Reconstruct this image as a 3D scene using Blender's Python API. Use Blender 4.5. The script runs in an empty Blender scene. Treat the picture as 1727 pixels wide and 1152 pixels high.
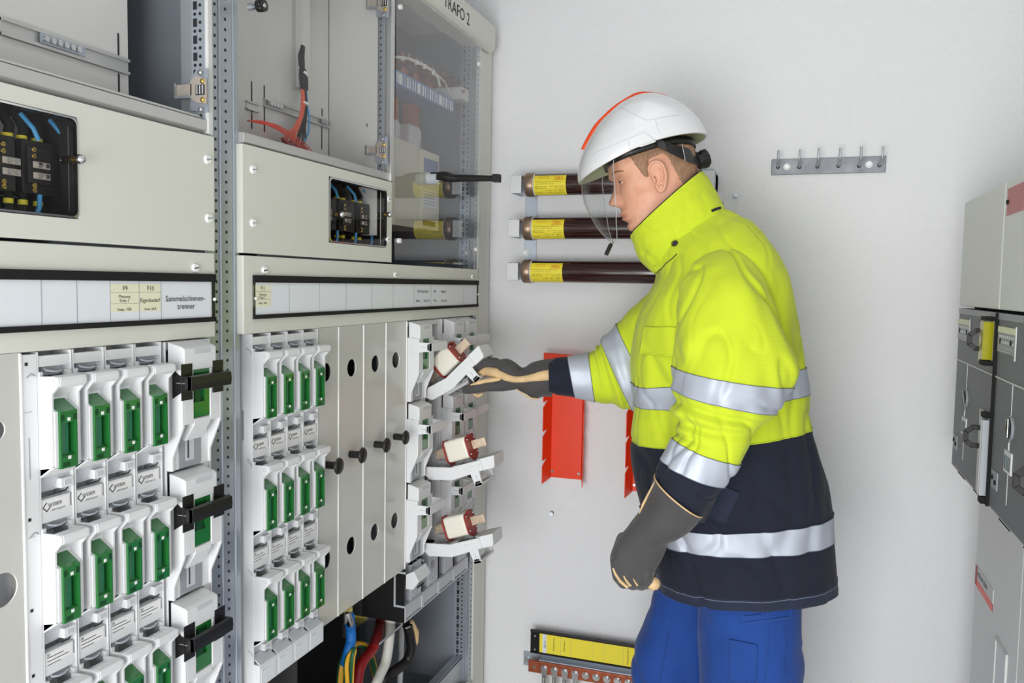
import bpy, bmesh, math, random
from mathutils import Vector, Matrix, noise
from math import sin, cos, pi, radians

# ---------------------------------------------------------------- camera, world, lights, exposure
SC = bpy.context.scene
COL = SC.collection
FPX = 1412.0                                   # focal length in pixels of the 1727 x 1152 frame
CAM_R = Matrix(((0.94614791, 0.32331739, 0.01643173),
                (-0.03771121, 0.05966162, 0.99750607),
                (0.32153071, -0.94440794, 0.06864141)))      # world -> camera
CAM_P = Vector((0, 0, 1.45))
cd = bpy.data.cameras.new('camera'); cam = bpy.data.objects.new('camera', cd); COL.objects.link(cam)
cd.sensor_width = 36.0; cd.lens = FPX / 1727 * 36; cd.clip_start = 0.02
cam.matrix_world = Matrix.Translation(CAM_P) @ CAM_R.transposed().to_4x4()
SC.camera = cam

W = bpy.data.worlds.new('world'); SC.world = W; W.use_nodes = True
W.node_tree.nodes['Background'].inputs[0].default_value = (0.93, 0.96, 1.0, 1)
W.node_tree.nodes['Background'].inputs[1].default_value = 2.9
vs = SC.view_settings; vs.view_transform = 'Standard'; vs.look = 'None'; vs.gamma = 1; vs.exposure = -0.90
vs.use_curve_mapping = False

def area(name, loc, target, sx, sy, power, col=(1, 1, 1)):
    l = bpy.data.lights.new(name, 'AREA'); l.shape = 'RECTANGLE'; l.size = sx; l.size_y = sy
    l.energy = power; l.color = col
    o = bpy.data.objects.new(name, l); COL.objects.link(o); o.location = loc
    o.rotation_euler = (Vector(target) - Vector(loc)).to_track_quat('-Z', 'Y').to_euler()
    return o
area('ceiling_lamp_light', (-0.05, 1.25, 2.70), (-0.05, 1.25, 0), 0.6, 1.2, 1.0)
area('ceiling_lamp_light', (-0.05, -0.45, 2.70), (-0.05, -0.45, 0), 0.6, 1.2, 1.5)
area('softbox_light', (-0.30, -1.0, 0.95), (0.3, 2.3, 0.35), 1.3, 1.2, 88)

# ---------------------------------------------------------------- helpers
def ray(px, py):
    return CAM_R.transposed() @ Vector(((px - 863.5) / FPX, -(py - 576) / FPX, -1))
def onX(px, py, X):
    r = ray(px, py); return CAM_P + r * (X / r.x)
def onY(px, py, Y):
    r = ray(px, py); return CAM_P + r * (Y / r.y)
def atd(px, py, d):
    return CAM_P + ray(px, py) * d

def lin(c):
    c = c / 255.0
    return c / 12.92 if c <= 0.04045 else ((c + 0.055) / 1.055) ** 2.4
def rgb(r, g, b): return (lin(r), lin(g), lin(b), 1)

def mat(name, col, rough=0.5, metal=0.0, bump=0.0, bscale=200, var=0.0, vscale=8, trans=0.0, spec=0.5,
        stretch=None, alpha=1.0, coat=0.0, sheen=0.0, ior=1.45):
    m = bpy.data.materials.new(name); m.use_nodes = True
    nt = m.node_tree; p = nt.nodes['Principled BSDF']
    p.inputs['Base Color'].default_value = col
    p.inputs['Roughness'].default_value = rough; p.inputs['Metallic'].default_value = metal
    p.inputs['Specular IOR Level'].default_value = spec; p.inputs['IOR'].default_value = ior
    if trans: p.inputs['Transmission Weight'].default_value = trans
    if coat: p.inputs['Coat Weight'].default_value = coat; p.inputs['Coat Roughness'].default_value = 0.08
    if sheen: p.inputs['Sheen Weight'].default_value = sheen
    if alpha < 1: p.inputs['Alpha'].default_value = alpha
    tc = nt.nodes.new('ShaderNodeTexCoord'); mp = nt.nodes.new('ShaderNodeMapping')
    nt.links.new(tc.outputs['Object'], mp.inputs['Vector'])
    if stretch: mp.inputs['Scale'].default_value = stretch
    if bump:
        n = nt.nodes.new('ShaderNodeTexNoise'); n.inputs['Scale'].default_value = bscale; n.inputs['Detail'].default_value = 4
        b = nt.nodes.new('ShaderNodeBump'); b.inputs['Strength'].default_value = bump; b.inputs['Distance'].default_value = 0.001
        nt.links.new(mp.outputs[0], n.inputs['Vector']); nt.links.new(n.outputs['Fac'], b.inputs['Height'])
        nt.links.new(b.outputs[0], p.inputs['Normal'])
    if var:
        n = nt.nodes.new('ShaderNodeTexNoise'); n.inputs['Scale'].default_value = vscale; n.inputs['Detail'].default_value = 6
        r = nt.nodes.new('ShaderNodeMapRange'); r.inputs['From Min'].default_value = 0.3; r.inputs['From Max'].default_value = 0.7
        r.inputs['To Min'].default_value = 1 - var; r.inputs['To Max'].default_value = 1 + var
        mx = nt.nodes.new('ShaderNodeMix'); mx.data_type = 'RGBA'; mx.blend_type = 'MULTIPLY'; mx.inputs[0].default_value = 1
        mx.inputs[6].default_value = col
        nt.links.new(mp.outputs[0], n.inputs['Vector']); nt.links.new(n.outputs['Fac'], r.inputs['Value'])
        nt.links.new(r.outputs[0], mx.inputs[7]); nt.links.new(mx.outputs[2], p.inputs['Base Color'])
    return m

def clear_mat(name, tint, refl=0.08, rough=0.02):
    """thin clear plastic: mostly see-through with a Fresnel mirror on top"""
    m = bpy.data.materials.new(name); m.use_nodes = True; nt = m.node_tree; nt.nodes.clear()
    o = nt.nodes.new('ShaderNodeOutputMaterial'); t = nt.nodes.new('ShaderNodeBsdfTransparent'); g = nt.nodes.new('ShaderNodeBsdfGlossy')
    g.inputs['Roughness'].default_value = rough; t.inputs[0].default_value = tint
    f = nt.nodes.new('ShaderNodeLayerWeight'); f.inputs[0].default_value = 0.5
    pw = nt.nodes.new('ShaderNodeMath'); pw.operation = 'POWER'; pw.inputs[1].default_value = 4.0
    a = nt.nodes.new('ShaderNodeMath'); a.operation = 'MULTIPLY_ADD'; a.inputs[1].default_value = 0.9; a.inputs[2].default_value = 0.03 + refl; a.use_clamp = True
    nt.links.new(f.outputs['Facing'], pw.inputs[0])
    x = nt.nodes.new('ShaderNodeMixShader')
    nt.links.new(pw.outputs[0], a.inputs[0]); nt.links.new(a.outputs[0], x.inputs[0])
    nt.links.new(t.outputs[0], x.inputs[1]); nt.links.new(g.outputs[0], x.inputs[2]); nt.links.new(x.outputs[0], o.inputs[0])
    return m

M = {}
M['panel'] = mat('panel_grey', rgb(212, 213, 203), 0.45, bump=0.05, bscale=900)
M['plate'] = mat('plate_grey', rgb(208, 208, 204), 0.5)
M['blank'] = mat('blank_grey', rgb(196, 196, 190), 0.18, coat=0.3)
M['plastic'] = mat('light_plastic', rgb(221, 222, 223), 0.42)
M['plastic_in'] = mat('recess_plastic', rgb(196, 199, 204), 0.4)
M['plastic_grey'] = mat('grey_plastic', rgb(150, 153, 158), 0.45)
M['clip'] = mat('pale_contact_plastic', rgb(196, 202, 210), 0.3)
M['black'] = mat('black_plastic', rgb(30, 29, 28), 0.35)
M['blackm'] = mat('black_matt', rgb(14, 14, 14), 0.8)
M['dark'] = mat('dark_interior', rgb(34, 36, 40), 0.7)
M['galv'] = mat('galvanised_steel', rgb(178, 184, 190), 0.42, 0.75, bump=0.04, bscale=400, var=0.10, vscale=7, stretch=(1, 1, 0.25))
M['galvb'] = mat('galvanised_sheet', rgb(176, 184, 194), 0.38, 0.6, var=0.07, vscale=5)
M['steel'] = mat('bright_steel', rgb(205, 205, 205), 0.2, 1.0)
M['brass'] = mat('brass', rgb(205, 175, 95), 0.3, 1.0)
M['copper'] = mat('copper', rgb(168, 92, 66), 0.38, 0.75, var=0.25, vscale=60)
M['rail'] = mat('aluminium_rail', rgb(200, 200, 198), 0.35, 0.5)
M['green'] = mat('green_window', rgb(38, 112, 52), 0.15, coat=0.5)
M['greend'] = mat('dark_green_inner', rgb(20, 70, 36), 0.3)
M['green2'] = mat('teal_fuse_behind_green', rgb(38, 116, 78), 0.25)
M['latchm'] = mat('latch_plate', rgb(190, 180, 168), 0.4, 0.4)
M['rack'] = mat('scuffed_zinc', rgb(140, 143, 147), 0.5, 0.5, var=0.2, vscale=30)
M['fold'] = mat('seam_shadowless_thread', rgb(44, 52, 72), 0.9)
M['greeny'] = mat('yellow_green_inner', rgb(120, 140, 30), 0.4)
M['white'] = mat('white_paint', rgb(235, 235, 233), 0.4)
M['paper'] = mat('paper', rgb(222, 226, 230), 0.6)
M['papery'] = mat('cream_paper', rgb(226, 226, 196), 0.6)
M['ink'] = mat('ink', rgb(40, 40, 44), 0.7)
M['line'] = mat('pencil_line', rgb(150, 155, 160), 0.7)
M['ceramic'] = mat('cream_ceramic', rgb(232, 228, 214), 0.3)
M['redp'] = mat('dark_red_plate', rgb(150, 36, 30), 0.4)
M['blade'] = mat('tarnished_blade', rgb(200, 182, 160), 0.38, 0.5, var=0.25, vscale=70)
M['clear'] = clear_mat('clear_polycarbonate', (0.93, 0.93, 0.93, 1), 0.13)
M['clear2'] = clear_mat('clear_window', (0.95, 0.95, 0.95, 1), 0.0)
M['smoke'] = clear_mat('clear_shroud', (0.80, 0.80, 0.80, 1), 0.04, 0.08)
M['visor'] = clear_mat('clear_visor', (0.94, 0.95, 0.95, 1), 0.0, 0.01)
M['clearf'] = mat('frosted_clear', rgb(205, 210, 216), 0.15, trans=0.3)
M['wall'] = mat('wall_plaster', rgb(233, 233, 234), 0.9)
M['ceil'] = mat('ceiling_paint', rgb(165, 165, 166), 0.9)
M['floor'] = mat('floor_paint', rgb(196, 196, 194), 0.4, var=0.08)
M['lamp'] = None
M['brown'] = mat('brown_glazed_tube', rgb(48, 22, 20), 0.12, coat=0.6)
M['cap'] = mat('tarnished_cap', rgb(150, 128, 108), 0.35, 0.7, var=0.2, vscale=40)
M['yellow'] = mat('yellow_label', rgb(240, 222, 60), 0.5)
M['redink'] = mat('red_ink', rgb(205, 50, 30), 0.6)
M['orange'] = mat('orange_enamel', rgb(235, 62, 22), 0.35)
M['orangew'] = mat('orange_wire', rgb(215, 90, 60), 0.4)
M['bluew'] = mat('blue_wire', rgb(70, 150, 200), 0.4)
M['blues'] = mat('blue_sleeve', rgb(25, 110, 190), 0.5, bump=0.4, bscale=300)
M['redw'] = mat('red_cable', rgb(150, 22, 26), 0.45)
M['whitew'] = mat('white_cable', rgb(215, 215, 205), 0.45)
M['bluec'] = mat('blue_contactor', rgb(90, 115, 165), 0.45)
M['cream'] = mat('cream_device', rgb(216, 214, 196), 0.45)
M['insul'] = mat('orange_insulator', rgb(196, 108, 70), 0.5)
M['sgrey'] = mat('switchgear_grey', rgb(220, 221, 221), 0.5)
M['dgrey'] = mat('slate_front', rgb(112, 114, 119), 0.5, bump=0.05, bscale=600)
M['pgrey'] = mat('pale_grey', rgb(205, 206, 205), 0.5)
M['yclear'] = mat('yellow_clear_plastic', rgb(214, 208, 40), 0.15, trans=0.55)
M['pink'] = mat('pink_notice', rgb(190, 120, 122), 0.5)
M['slot'] = mat('blue_grey_slot', rgb(60, 80, 95), 0.4)
M['helmet'] = mat('white_helmet', rgb(226, 227, 228), 0.18, coat=0.4)
M['hrim'] = mat('inner_shell', rgb(205, 210, 175), 0.4)
M['oridge'] = mat('orange_ridge', rgb(245, 82, 30), 0.35)
M['yel'] = None
M['navy'] = mat('navy_cloth', rgb(23, 28, 43), 0.9, bump=0.35, bscale=900, sheen=0.06)
M['navyh'] = mat('navy_hem_cloth', rgb(34, 41, 60), 0.9, bump=0.35, bscale=900, sheen=0.1)
M['tape'] = mat('reflective_tape', rgb(188, 194, 206), 0.5, 0.25, bump=0.08, bscale=700)
M['seam'] = mat('seam_thread', rgb(110, 118, 135), 0.8)
M['blue'] = mat('blue_workwear', rgb(20, 64, 138), 0.85, bump=0.3, bscale=500, var=0.10, vscale=14, sheen=0.1)
M['glove'] = mat('charcoal_glove', rgb(70, 68, 68), 0.85, bump=0.6, bscale=500, sheen=0.15, var=0.10, vscale=25)
M['tan'] = mat('tan_leather', rgb(214, 182, 136), 0.6, bump=0.2, bscale=300, var=0.12, vscale=60)
M['shoe'] = mat('shoe_leather', rgb(30, 28, 27), 0.5)
M['iris'] = mat('iris', rgb(50, 60, 60), 0.2)
M['eyew'] = mat('eye_white', rgb(225, 218, 212), 0.2)
M['lip'] = mat('lip_skin', rgb(206, 138, 120), 0.45)
M['brow'] = mat('eyebrow_hair', rgb(140, 102, 76), 0.8)

def ybuild(name, col, grid):
    m = mat(name, col, 0.85, sheen=0.1); nt = m.node_tree; p = nt.nodes['Principled BSDF']
    uv = nt.nodes.new('ShaderNodeUVMap'); s = nt.nodes.new('ShaderNodeSeparateXYZ'); nt.links.new(uv.outputs[0], s.inputs[0])
    fac = []
    for ax in (0, 1):
        a = nt.nodes.new('ShaderNodeMath'); a.operation = 'MULTIPLY'; a.inputs[1].default_value = grid
        b = nt.nodes.new('ShaderNodeMath'); b.operation = 'FRACT'
        c = nt.nodes.new('ShaderNodeMath'); c.operation = 'LESS_THAN'; c.inputs[1].default_value = 0.13
        nt.links.new(s.outputs[ax], a.inputs[0]); nt.links.new(a.outputs[0], b.inputs[0]); nt.links.new(b.outputs[0], c.inputs[0]); fac.append(c)
    mx = nt.nodes.new('ShaderNodeMath'); mx.operation = 'MAXIMUM'
    nt.links.new(fac[0].outputs[0], mx.inputs[0]); nt.links.new(fac[1].outputs[0], mx.inputs[1])
    q = nt.nodes.new('ShaderNodeMath'); q.operation = 'MULTIPLY'; q.inputs[1].default_value = 0.20; nt.links.new(mx.outputs[0], q.inputs[0])
    mix = nt.nodes.new('ShaderNodeMix'); mix.data_type = 'RGBA'; mix.inputs[6].default_value = col; mix.inputs[7].default_value = rgb(176, 190, 40)
    nt.links.new(q.outputs[0], mix.inputs[0]); nt.links.new(mix.outputs[2], p.inputs['Base Color'])
    n = nt.nodes.new('ShaderNodeTexNoise'); n.inputs['Scale'].default_value = 700
    b = nt.nodes.new('ShaderNodeBump'); b.inputs['Strength'].default_value = 0.25; b.inputs['Distance'].default_value = 0.001
    nt.links.new(n.outputs['Fac'], b.inputs['Height']); nt.links.new(b.outputs[0], p.inputs['Normal'])
    return m
M['yel'] = ybuild('hi_vis_yellow_cloth', rgb(203, 220, 42), 130)

def skin_mat():
    m = mat('skin', rgb(224, 170, 140), 0.48); nt = m.node_tree; p = nt.nodes['Principled BSDF']
    p.inputs['Subsurface Weight'].default_value = 0.12; p.inputs['Subsurface Radius'].default_value = (0.9, 0.35, 0.2); p.inputs['Subsurface Scale'].default_value = 0.006
    n = nt.nodes.new('ShaderNodeTexNoise'); n.inputs['Scale'].default_value = 26; n.inputs['Detail'].default_value = 5
    mx = nt.nodes.new('ShaderNodeMix'); mx.data_type = 'RGBA'; mx.inputs[6].default_value = rgb(230, 182, 152); mx.inputs[7].default_value = rgb(212, 142, 116)
    nt.links.new(n.outputs['Fac'], mx.inputs[0]); nt.links.new(mx.outputs[2], p.inputs['Base Color'])
    n2 = nt.nodes.new('ShaderNodeTexNoise'); n2.inputs['Scale'].default_value = 500
    b = nt.nodes.new('ShaderNodeBump'); b.inputs['Strength'].default_value = 0.15; b.inputs['Distance'].default_value = 0.0008
    nt.links.new(n2.outputs['Fac'], b.inputs['Height']); nt.links.new(b.outputs[0], p.inputs['Normal'])
    return m
M['skin'] = skin_mat()
def hair_mat():
    m = mat('short_brown_hair', rgb(138, 104, 78), 0.7); nt = m.node_tree; p = nt.nodes['Principled BSDF']
    tc = nt.nodes.new('ShaderNodeTexCoord'); mp = nt.nodes.new('ShaderNodeMapping'); mp.inputs['Scale'].default_value = (420, 420, 60)
    mp.inputs['Rotation'].default_value = (0, 0.5, 0)
    n = nt.nodes.new('ShaderNodeTexNoise'); n.inputs['Scale'].default_value = 1; n.inputs['Detail'].default_value = 3
    nt.links.new(tc.outputs['Object'], mp.inputs[0]); nt.links.new(mp.outputs[0], n.inputs['Vector'])
    mx = nt.nodes.new('ShaderNodeMix'); mx.data_type = 'RGBA'; mx.inputs[6].default_value = rgb(92, 66, 50); mx.inputs[7].default_value = rgb(196, 154, 120)
    nt.links.new(n.outputs['Fac'], mx.inputs[0]); nt.links.new(mx.outputs[2], p.inputs['Base Color'])
    b = nt.nodes.new('ShaderNodeBump'); b.inputs['Strength'].default_value = 0.8; b.inputs['Distance'].default_value = 0.002
    nt.links.new(n.outputs['Fac'], b.inputs['Height']); nt.links.new(b.outputs[0], p.inputs['Normal'])
    return m
M['hair'] = hair_mat()
def wall_mat():
    m = M['wall']; nt = m.node_tree; p = nt.nodes['Principled BSDF']
    tc = nt.nodes.new('ShaderNodeTexCoord'); mp = nt.nodes.new('ShaderNodeMapping'); mp.inputs['Scale'].default_value = (60, 60, 120); mp.inputs['Rotation'].default_value = (0, 0.30, 0)
    n = nt.nodes.new('ShaderNodeTexNoise'); n.inputs['Scale'].default_value = 1; n.inputs['Detail'].default_value = 6; n.inputs['Roughness'].default_value = 0.6; n.inputs['Distortion'].default_value = 1.6
    v = nt.nodes.new('ShaderNodeTexNoise'); v.inputs['Scale'].default_value = 160; v.inputs['Detail'].default_value = 3
    ad = nt.nodes.new('ShaderNodeMath'); ad.operation = 'MULTIPLY_ADD'; ad.inputs[1].default_value = 0.8
    b = nt.nodes.new('ShaderNodeBump'); b.inputs['Strength'].default_value = 0.5; b.inputs['Distance'].default_value = 0.0038
    nt.links.new(tc.outputs['Object'], mp.inputs[0]); nt.links.new(mp.outputs[0], n.inputs['Vector']); nt.links.new(tc.outputs['Object'], v.inputs['Vector'])
    nt.links.new(v.outputs['Fac'], ad.inputs[0]); nt.links.new(n.outputs['Fac'], ad.inputs[2])
    nt.links.new(ad.outputs[0], b.inputs['Height']); nt.links.new(b.outputs[0], p.inputs['Normal'])
wall_mat()
lm = bpy.data.materials.new('lamp_diffuser'); lm.use_nodes = True
lm.node_tree.nodes['Principled BSDF'].inputs['Emission Color'].default_value = (1, 1, 1, 1)
lm.node_tree.nodes['Principled BSDF'].inputs['Emission Strength'].default_value = 1.2
M['lamp'] = lm
def stripe_mat():
    m = mat('green_yellow_stripe', rgb(40, 120, 60), 0.45); nt = m.node_tree; p = nt.nodes['Principled BSDF']
    uv = nt.nodes.new('ShaderNodeUVMap'); s = nt.nodes.new('ShaderNodeSeparateXYZ'); nt.links.new(uv.outputs[0], s.inputs[0])
    a = nt.nodes.new('ShaderNodeMath'); a.operation = 'MULTIPLY'; a.inputs[1].default_value = 2
    f = nt.nodes.new('ShaderNodeMath'); f.operation = 'FRACT'; c = nt.nodes.new('ShaderNodeMath'); c.operation = 'GREATER_THAN'; c.inputs[1].default_value = 0.5
    nt.links.new(s.outputs[0], a.inputs[0]); nt.links.new(a.outputs[0], f.inputs[0]); nt.links.new(f.outputs[0], c.inputs[0])
    mx = nt.nodes.new('ShaderNodeMix'); mx.data_type = 'RGBA'; mx.inputs[6].default_value = rgb(36, 96, 60); mx.inputs[7].default_value = rgb(226, 168, 40)
    nt.links.new(c.outputs[0], mx.inputs[0]); nt.links.new(mx.outputs[2], p.inputs['Base Color'])
    return m
M['stripe'] = stripe_mat()

def tag(o, label=None, cat=None, group=None, kind=None):
    if label: o['label'] = label
    if cat: o['category'] = cat
    if group: o['group'] = group
    if kind: o['kind'] = kind
    return o
def thing(name, label, cat, loc=(0, 0, 0), group=None):
    o = bpy.data.objects.new(name, None); o.empty_display_size = 0.02; COL.objects.link(o); o.location = loc
    return tag(o, label, cat, group)
def wloc(o):
    v = Vector(o.location)
    while o.parent: o = o.parent; v = v + Vector(o.location)
    return v
def copy_tree(o, parent=None):
    c = o.copy(); COL.objects.link(c)
    if parent: c.parent = parent
    for ch in o.children: copy_tree(ch, c)
    return c

_txt = {}
def text_geo(s):
    if s not in _txt:
        c = bpy.data.curves.new('t', 'FONT'); c.body = s; c.size = 1; c.resolution_u = 2
        o = bpy.data.objects.new('t', c); COL.objects.link(o)
        me = o.to_mesh()
        vs_ = [(v.co.x, v.co.y) for v in me.vertices]; fs = [tuple(p.vertices) for p in me.polygons]
        o.to_mesh_clear(); bpy.data.objects.remove(o); bpy.data.curves.remove(c)
        _txt[s] = (vs_, fs)
    return _txt[s]

class B:
    """collects shapes into one mesh"""
    def __init__(s): s.v = []; s.f = []; s.m = []; s.ms = []; s.uv = {}; s.sm = []; s.X = None
    def mi(s, m):
        m = M[m] if isinstance(m, str) else m
        if m not in s.ms: s.ms.append(m)
        return s.ms.index(m)
    def add(s, vs_, fs, m, smooth=False, uvs=None):
        k = len(s.v); i = s.mi(m)
        if s.X: vs_ = [s.X @ Vector(v) for v in vs_]
        s.v += [tuple(v) for v in vs_]
        for j, f in enumerate(fs):
            if uvs: s.uv[len(s.f)] = uvs[j]
            s.f.append(tuple(a + k for a in f)); s.m.append(i); s.sm.append(smooth)
    def box(s, a, b, m='plastic'):
        x0, y0, z0 = [min(p, q) for p, q in zip(a, b)]; x1, y1, z1 = [max(p, q) for p, q in zip(a, b)]
        s.add([(x0, y0, z0), (x1, y0, z0), (x1, y1, z0), (x0, y1, z0), (x0, y0, z1), (x1, y0, z1), (x1, y1, z1), (x0, y1, z1)],
              [(0, 3, 2, 1), (4, 5, 6, 7), (0, 1, 5, 4), (1, 2, 6, 5), (2, 3, 7, 6), (3, 0, 4, 7)], m)
    def prism(s, poly, ax, a, b, m='plastic'):
        n = len(poly)
        def P(p, t):
            return {0: (t, p[0], p[1]), 1: (p[0], t, p[1]), 2: (p[0], p[1], t)}[ax]
        s.add([P(p, a) for p in poly] + [P(p, b) for p in poly],
              [tuple(range(n))[::-1], tuple(range(n, 2 * n))] + [(i, (i + 1) % n, n + (i + 1) % n, n + i) for i in range(n)], m)
    def tube(s, pts, r, m, n=12, caps=True, smooth=True, flat=1.0, up=None):
        pts = [Vector(p) for p in pts]; R = r if isinstance(r, (list, tuple)) else [r] * len(pts)
        vs_ = []; t0 = None; nn = None; acc = 0; L = [0]
        for i, p in enumerate(pts):
            t = (pts[min(i + 1, len(pts) - 1)] - pts[max(i - 1, 0)])
            if t.length < 1e-9: t = t0 or Vector((0, 0, 1))
            t = t.normalized()
            if nn is None:
                a = Vector(up) if up else (Vector((0, 0, 1)) if abs(t.z) < 0.9 else Vector((1, 0, 0)))
                nn = (a - t * a.dot(t)).normalized()
            else:
                nn = (nn - t * nn.dot(t)).normalized()
            bb = t.cross(nn); t0 = t
            if i: acc += (p - pts[i - 1]).length; L.append(acc)
            for k in range(n):
                th = 2 * pi * k / n; vs_.append(p + nn * (cos(th) * R[i] * flat) + bb * (sin(th) * R[i]))
        fs = []; uvs = []
        for i in range(len(pts) - 1):
            for k in range(n):
                k2 = (k + 1) % n
                fs.append((i * n + k, i * n + k2, (i + 1) * n + k2, (i + 1) * n + k))
                uvs.append([(k / n, L[i]), ((k + 1) / n, L[i]), ((k + 1) / n, L[i + 1]), (k / n, L[i + 1])])
        s.add(vs_, fs, m, smooth, uvs)
        if caps:
            s.add(vs_[:n], [tuple(range(n))[::-1]], m); s.add(vs_[-n:], [tuple(range(n))], m)
    def cyl(s, p, q, r, m, n=16, r2=None, smooth=True): s.tube([p, q], [r, r if r2 is None else r2], m, n, True, smooth)
    def sph(s, c, r, m, sc=(1, 1, 1), n=12, R=None):
        vs_ = []; fs = []; c = Vector(c); h = n // 2
        for i in range(h + 1):
            for k in range(n):
                a = pi * i / h; b = 2 * pi * k / n
                v = Vector((sin(a) * cos(b) * sc[0], sin(a) * sin(b) * sc[1], cos(a) * sc[2])) * r
                if R: v = R @ v
                vs_.append(c + v)
        for i in range(h):
            for k in range(n): fs.append((i * n + k, (i + 1) * n + k, (i + 1) * n + (k + 1) % n, i * n + (k + 1) % n))
        s.add(vs_, fs, m, True)
    def grid(s, rows, m, closed=True, caps=(True, True), uvs=None, smooth=True):
        n = len(rows[0]); vs_ = [p for r in rows for p in r]; fs = []; U = []
        for i in range(len(rows) - 1):
            for k in range(n if closed else n - 1):
                k2 = (k + 1) % n
                fs.append((i * n + k, i * n + k2, (i + 1) * n + k2, (i + 1) * n + k))
                if uvs:
                    u0, u1 = uvs[i][k], uvs[i][k + 1]; u2, u3 = uvs[i + 1][k + 1], uvs[i + 1][k]; U.append([u0, u1, u2, u3])
        if caps[0]: fs.append(tuple(range(n))[::-1]); U.append([(0, 0)] * n)
        if caps[1]: fs.append(tuple(range(len(vs_) - n, len(vs_)))); U.append([(0, 0)] * n)
        s.add(vs_, fs, m, smooth, U if uvs else None)
    def text(s, st, size, m, fn, al='l'):
        vv, ff = text_geo(st)
        if not vv: return
        w = max(v[0] for v in vv); off = {'l': 0, 'c': -w / 2, 'r': -w}[al]
        s.add([fn((v[0] + off) * size, v[1] * size) for v in vv], ff, m)
    def mesh(s, name, off=None):
        me = bpy.data.meshes.new(name)
        v = s.v if off is None else [(a[0] - off[0], a[1] - off[1], a[2] - off[2]) for a in s.v]
        me.from_pydata(v, [], s.f)
        for m in s.ms: me.materials.append(m)
        me.polygons.foreach_set('material_index', s.m); me.polygons.foreach_set('use_smooth', s.sm)
        if s.uv:
            ul = me.uv_layers.new(name='UVMap')
            for p in me.polygons:
                u = s.uv.get(p.index)
                if u:
                    for j, li in enumerate(p.loop_indices): ul.data[li].uv = u[j]
        me.validate(); me.update()
        return me
    def obj(s, name, parent=None, bevel=0, local=False, label=None, cat=None, group=None, kind=None, loc=None, solid=0, fixn=True, seg=2):
        off = None
        if parent and not local: off = wloc(parent)
        if loc is not None: off = Vector(loc) + (wloc(parent) if parent and not local else Vector())
        me = s.mesh(name, off)
        if fixn:
            bm = bmesh.new(); bm.from_mesh(me); bmesh.ops.recalc_face_normals(bm, faces=bm.faces); bm.to_mesh(me); bm.free()
        o = bpy.data.objects.new(name, me); COL.objects.link(o)
        if parent: o.parent = parent
        if loc is not None: o.location = Vector(loc) - (wloc(parent) if parent and not local else Vector()) if parent else loc
        if solid:
            q = o.modifiers.new('t', 'SOLIDIFY'); q.thickness = solid; q.offset = 0
        if bevel:
            q = o.modifiers.new('b', 'BEVEL'); q.width = bevel; q.segments = seg; q.limit_method = 'ANGLE'; q.angle_limit = radians(40); q.harden_normals = False
        return tag(o, label, cat, group, kind)

def bake(o, voxel, smooth=6, shade=True):
    """voxel remesh + smooth, frozen into the mesh"""
    q = o.modifiers.new('r', 'REMESH'); q.mode = 'VOXEL'; q.voxel_size = voxel; q.use_smooth_shade = shade
    q = o.modifiers.new('s', 'SMOOTH'); q.iterations = smooth; q.factor = 0.6
    dg = bpy.context.evaluated_depsgraph_get(); dg.update()
    me = bpy.data.meshes.new_from_object(o.evaluated_get(dg)); ms = list(o.data.materials)
    o.modifiers.clear(); o.data = me; me.materials.clear()
    for m in ms: me.materials.append(m)
    for p in me.polygons: p.use_smooth = True
    return o
def fX(X, y0, z0, sgn=1):
    return lambda x, y: (X, y0 + sgn * x, z0 + y)
def fY(Y, x0, z0):
    return lambda x, y: (x0 + x, Y, z0 + y)
def rect_frame(b, X0, X1, ya, yb, za, zb, w, m):
    b.box((X0, ya, za), (X1, yb, za + w), m); b.box((X0, ya, zb - w), (X1, yb, zb), m)
    b.box((X0, ya, za + w), (X1, ya + w, zb - w), m); b.box((X0, yb - w, za + w), (X1, yb, zb - w), m)
def screw(b, p, r=0.006, m='white', ax=0, sgn=1, h=0.004, slot=True, sm='ink'):
    p = Vector(p); d = Vector([sgn if i == ax else 0 for i in range(3)])
    b.cyl(p, p + d * h, r, m, 14, r * 0.85)
    if slot:
        c = p + d * (h + 0.0002); t = Vector((0, r * 0.75, r * 0.12)) if ax == 0 else Vector((r * 0.75, 0, r * 0.12)); u = Vector((0, 0, r * 0.13))
        b.add([c - t - u, c + t - u, c + t + u, c - t + u], [(0, 1, 2, 3)], sm)
XP = -0.85
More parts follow.
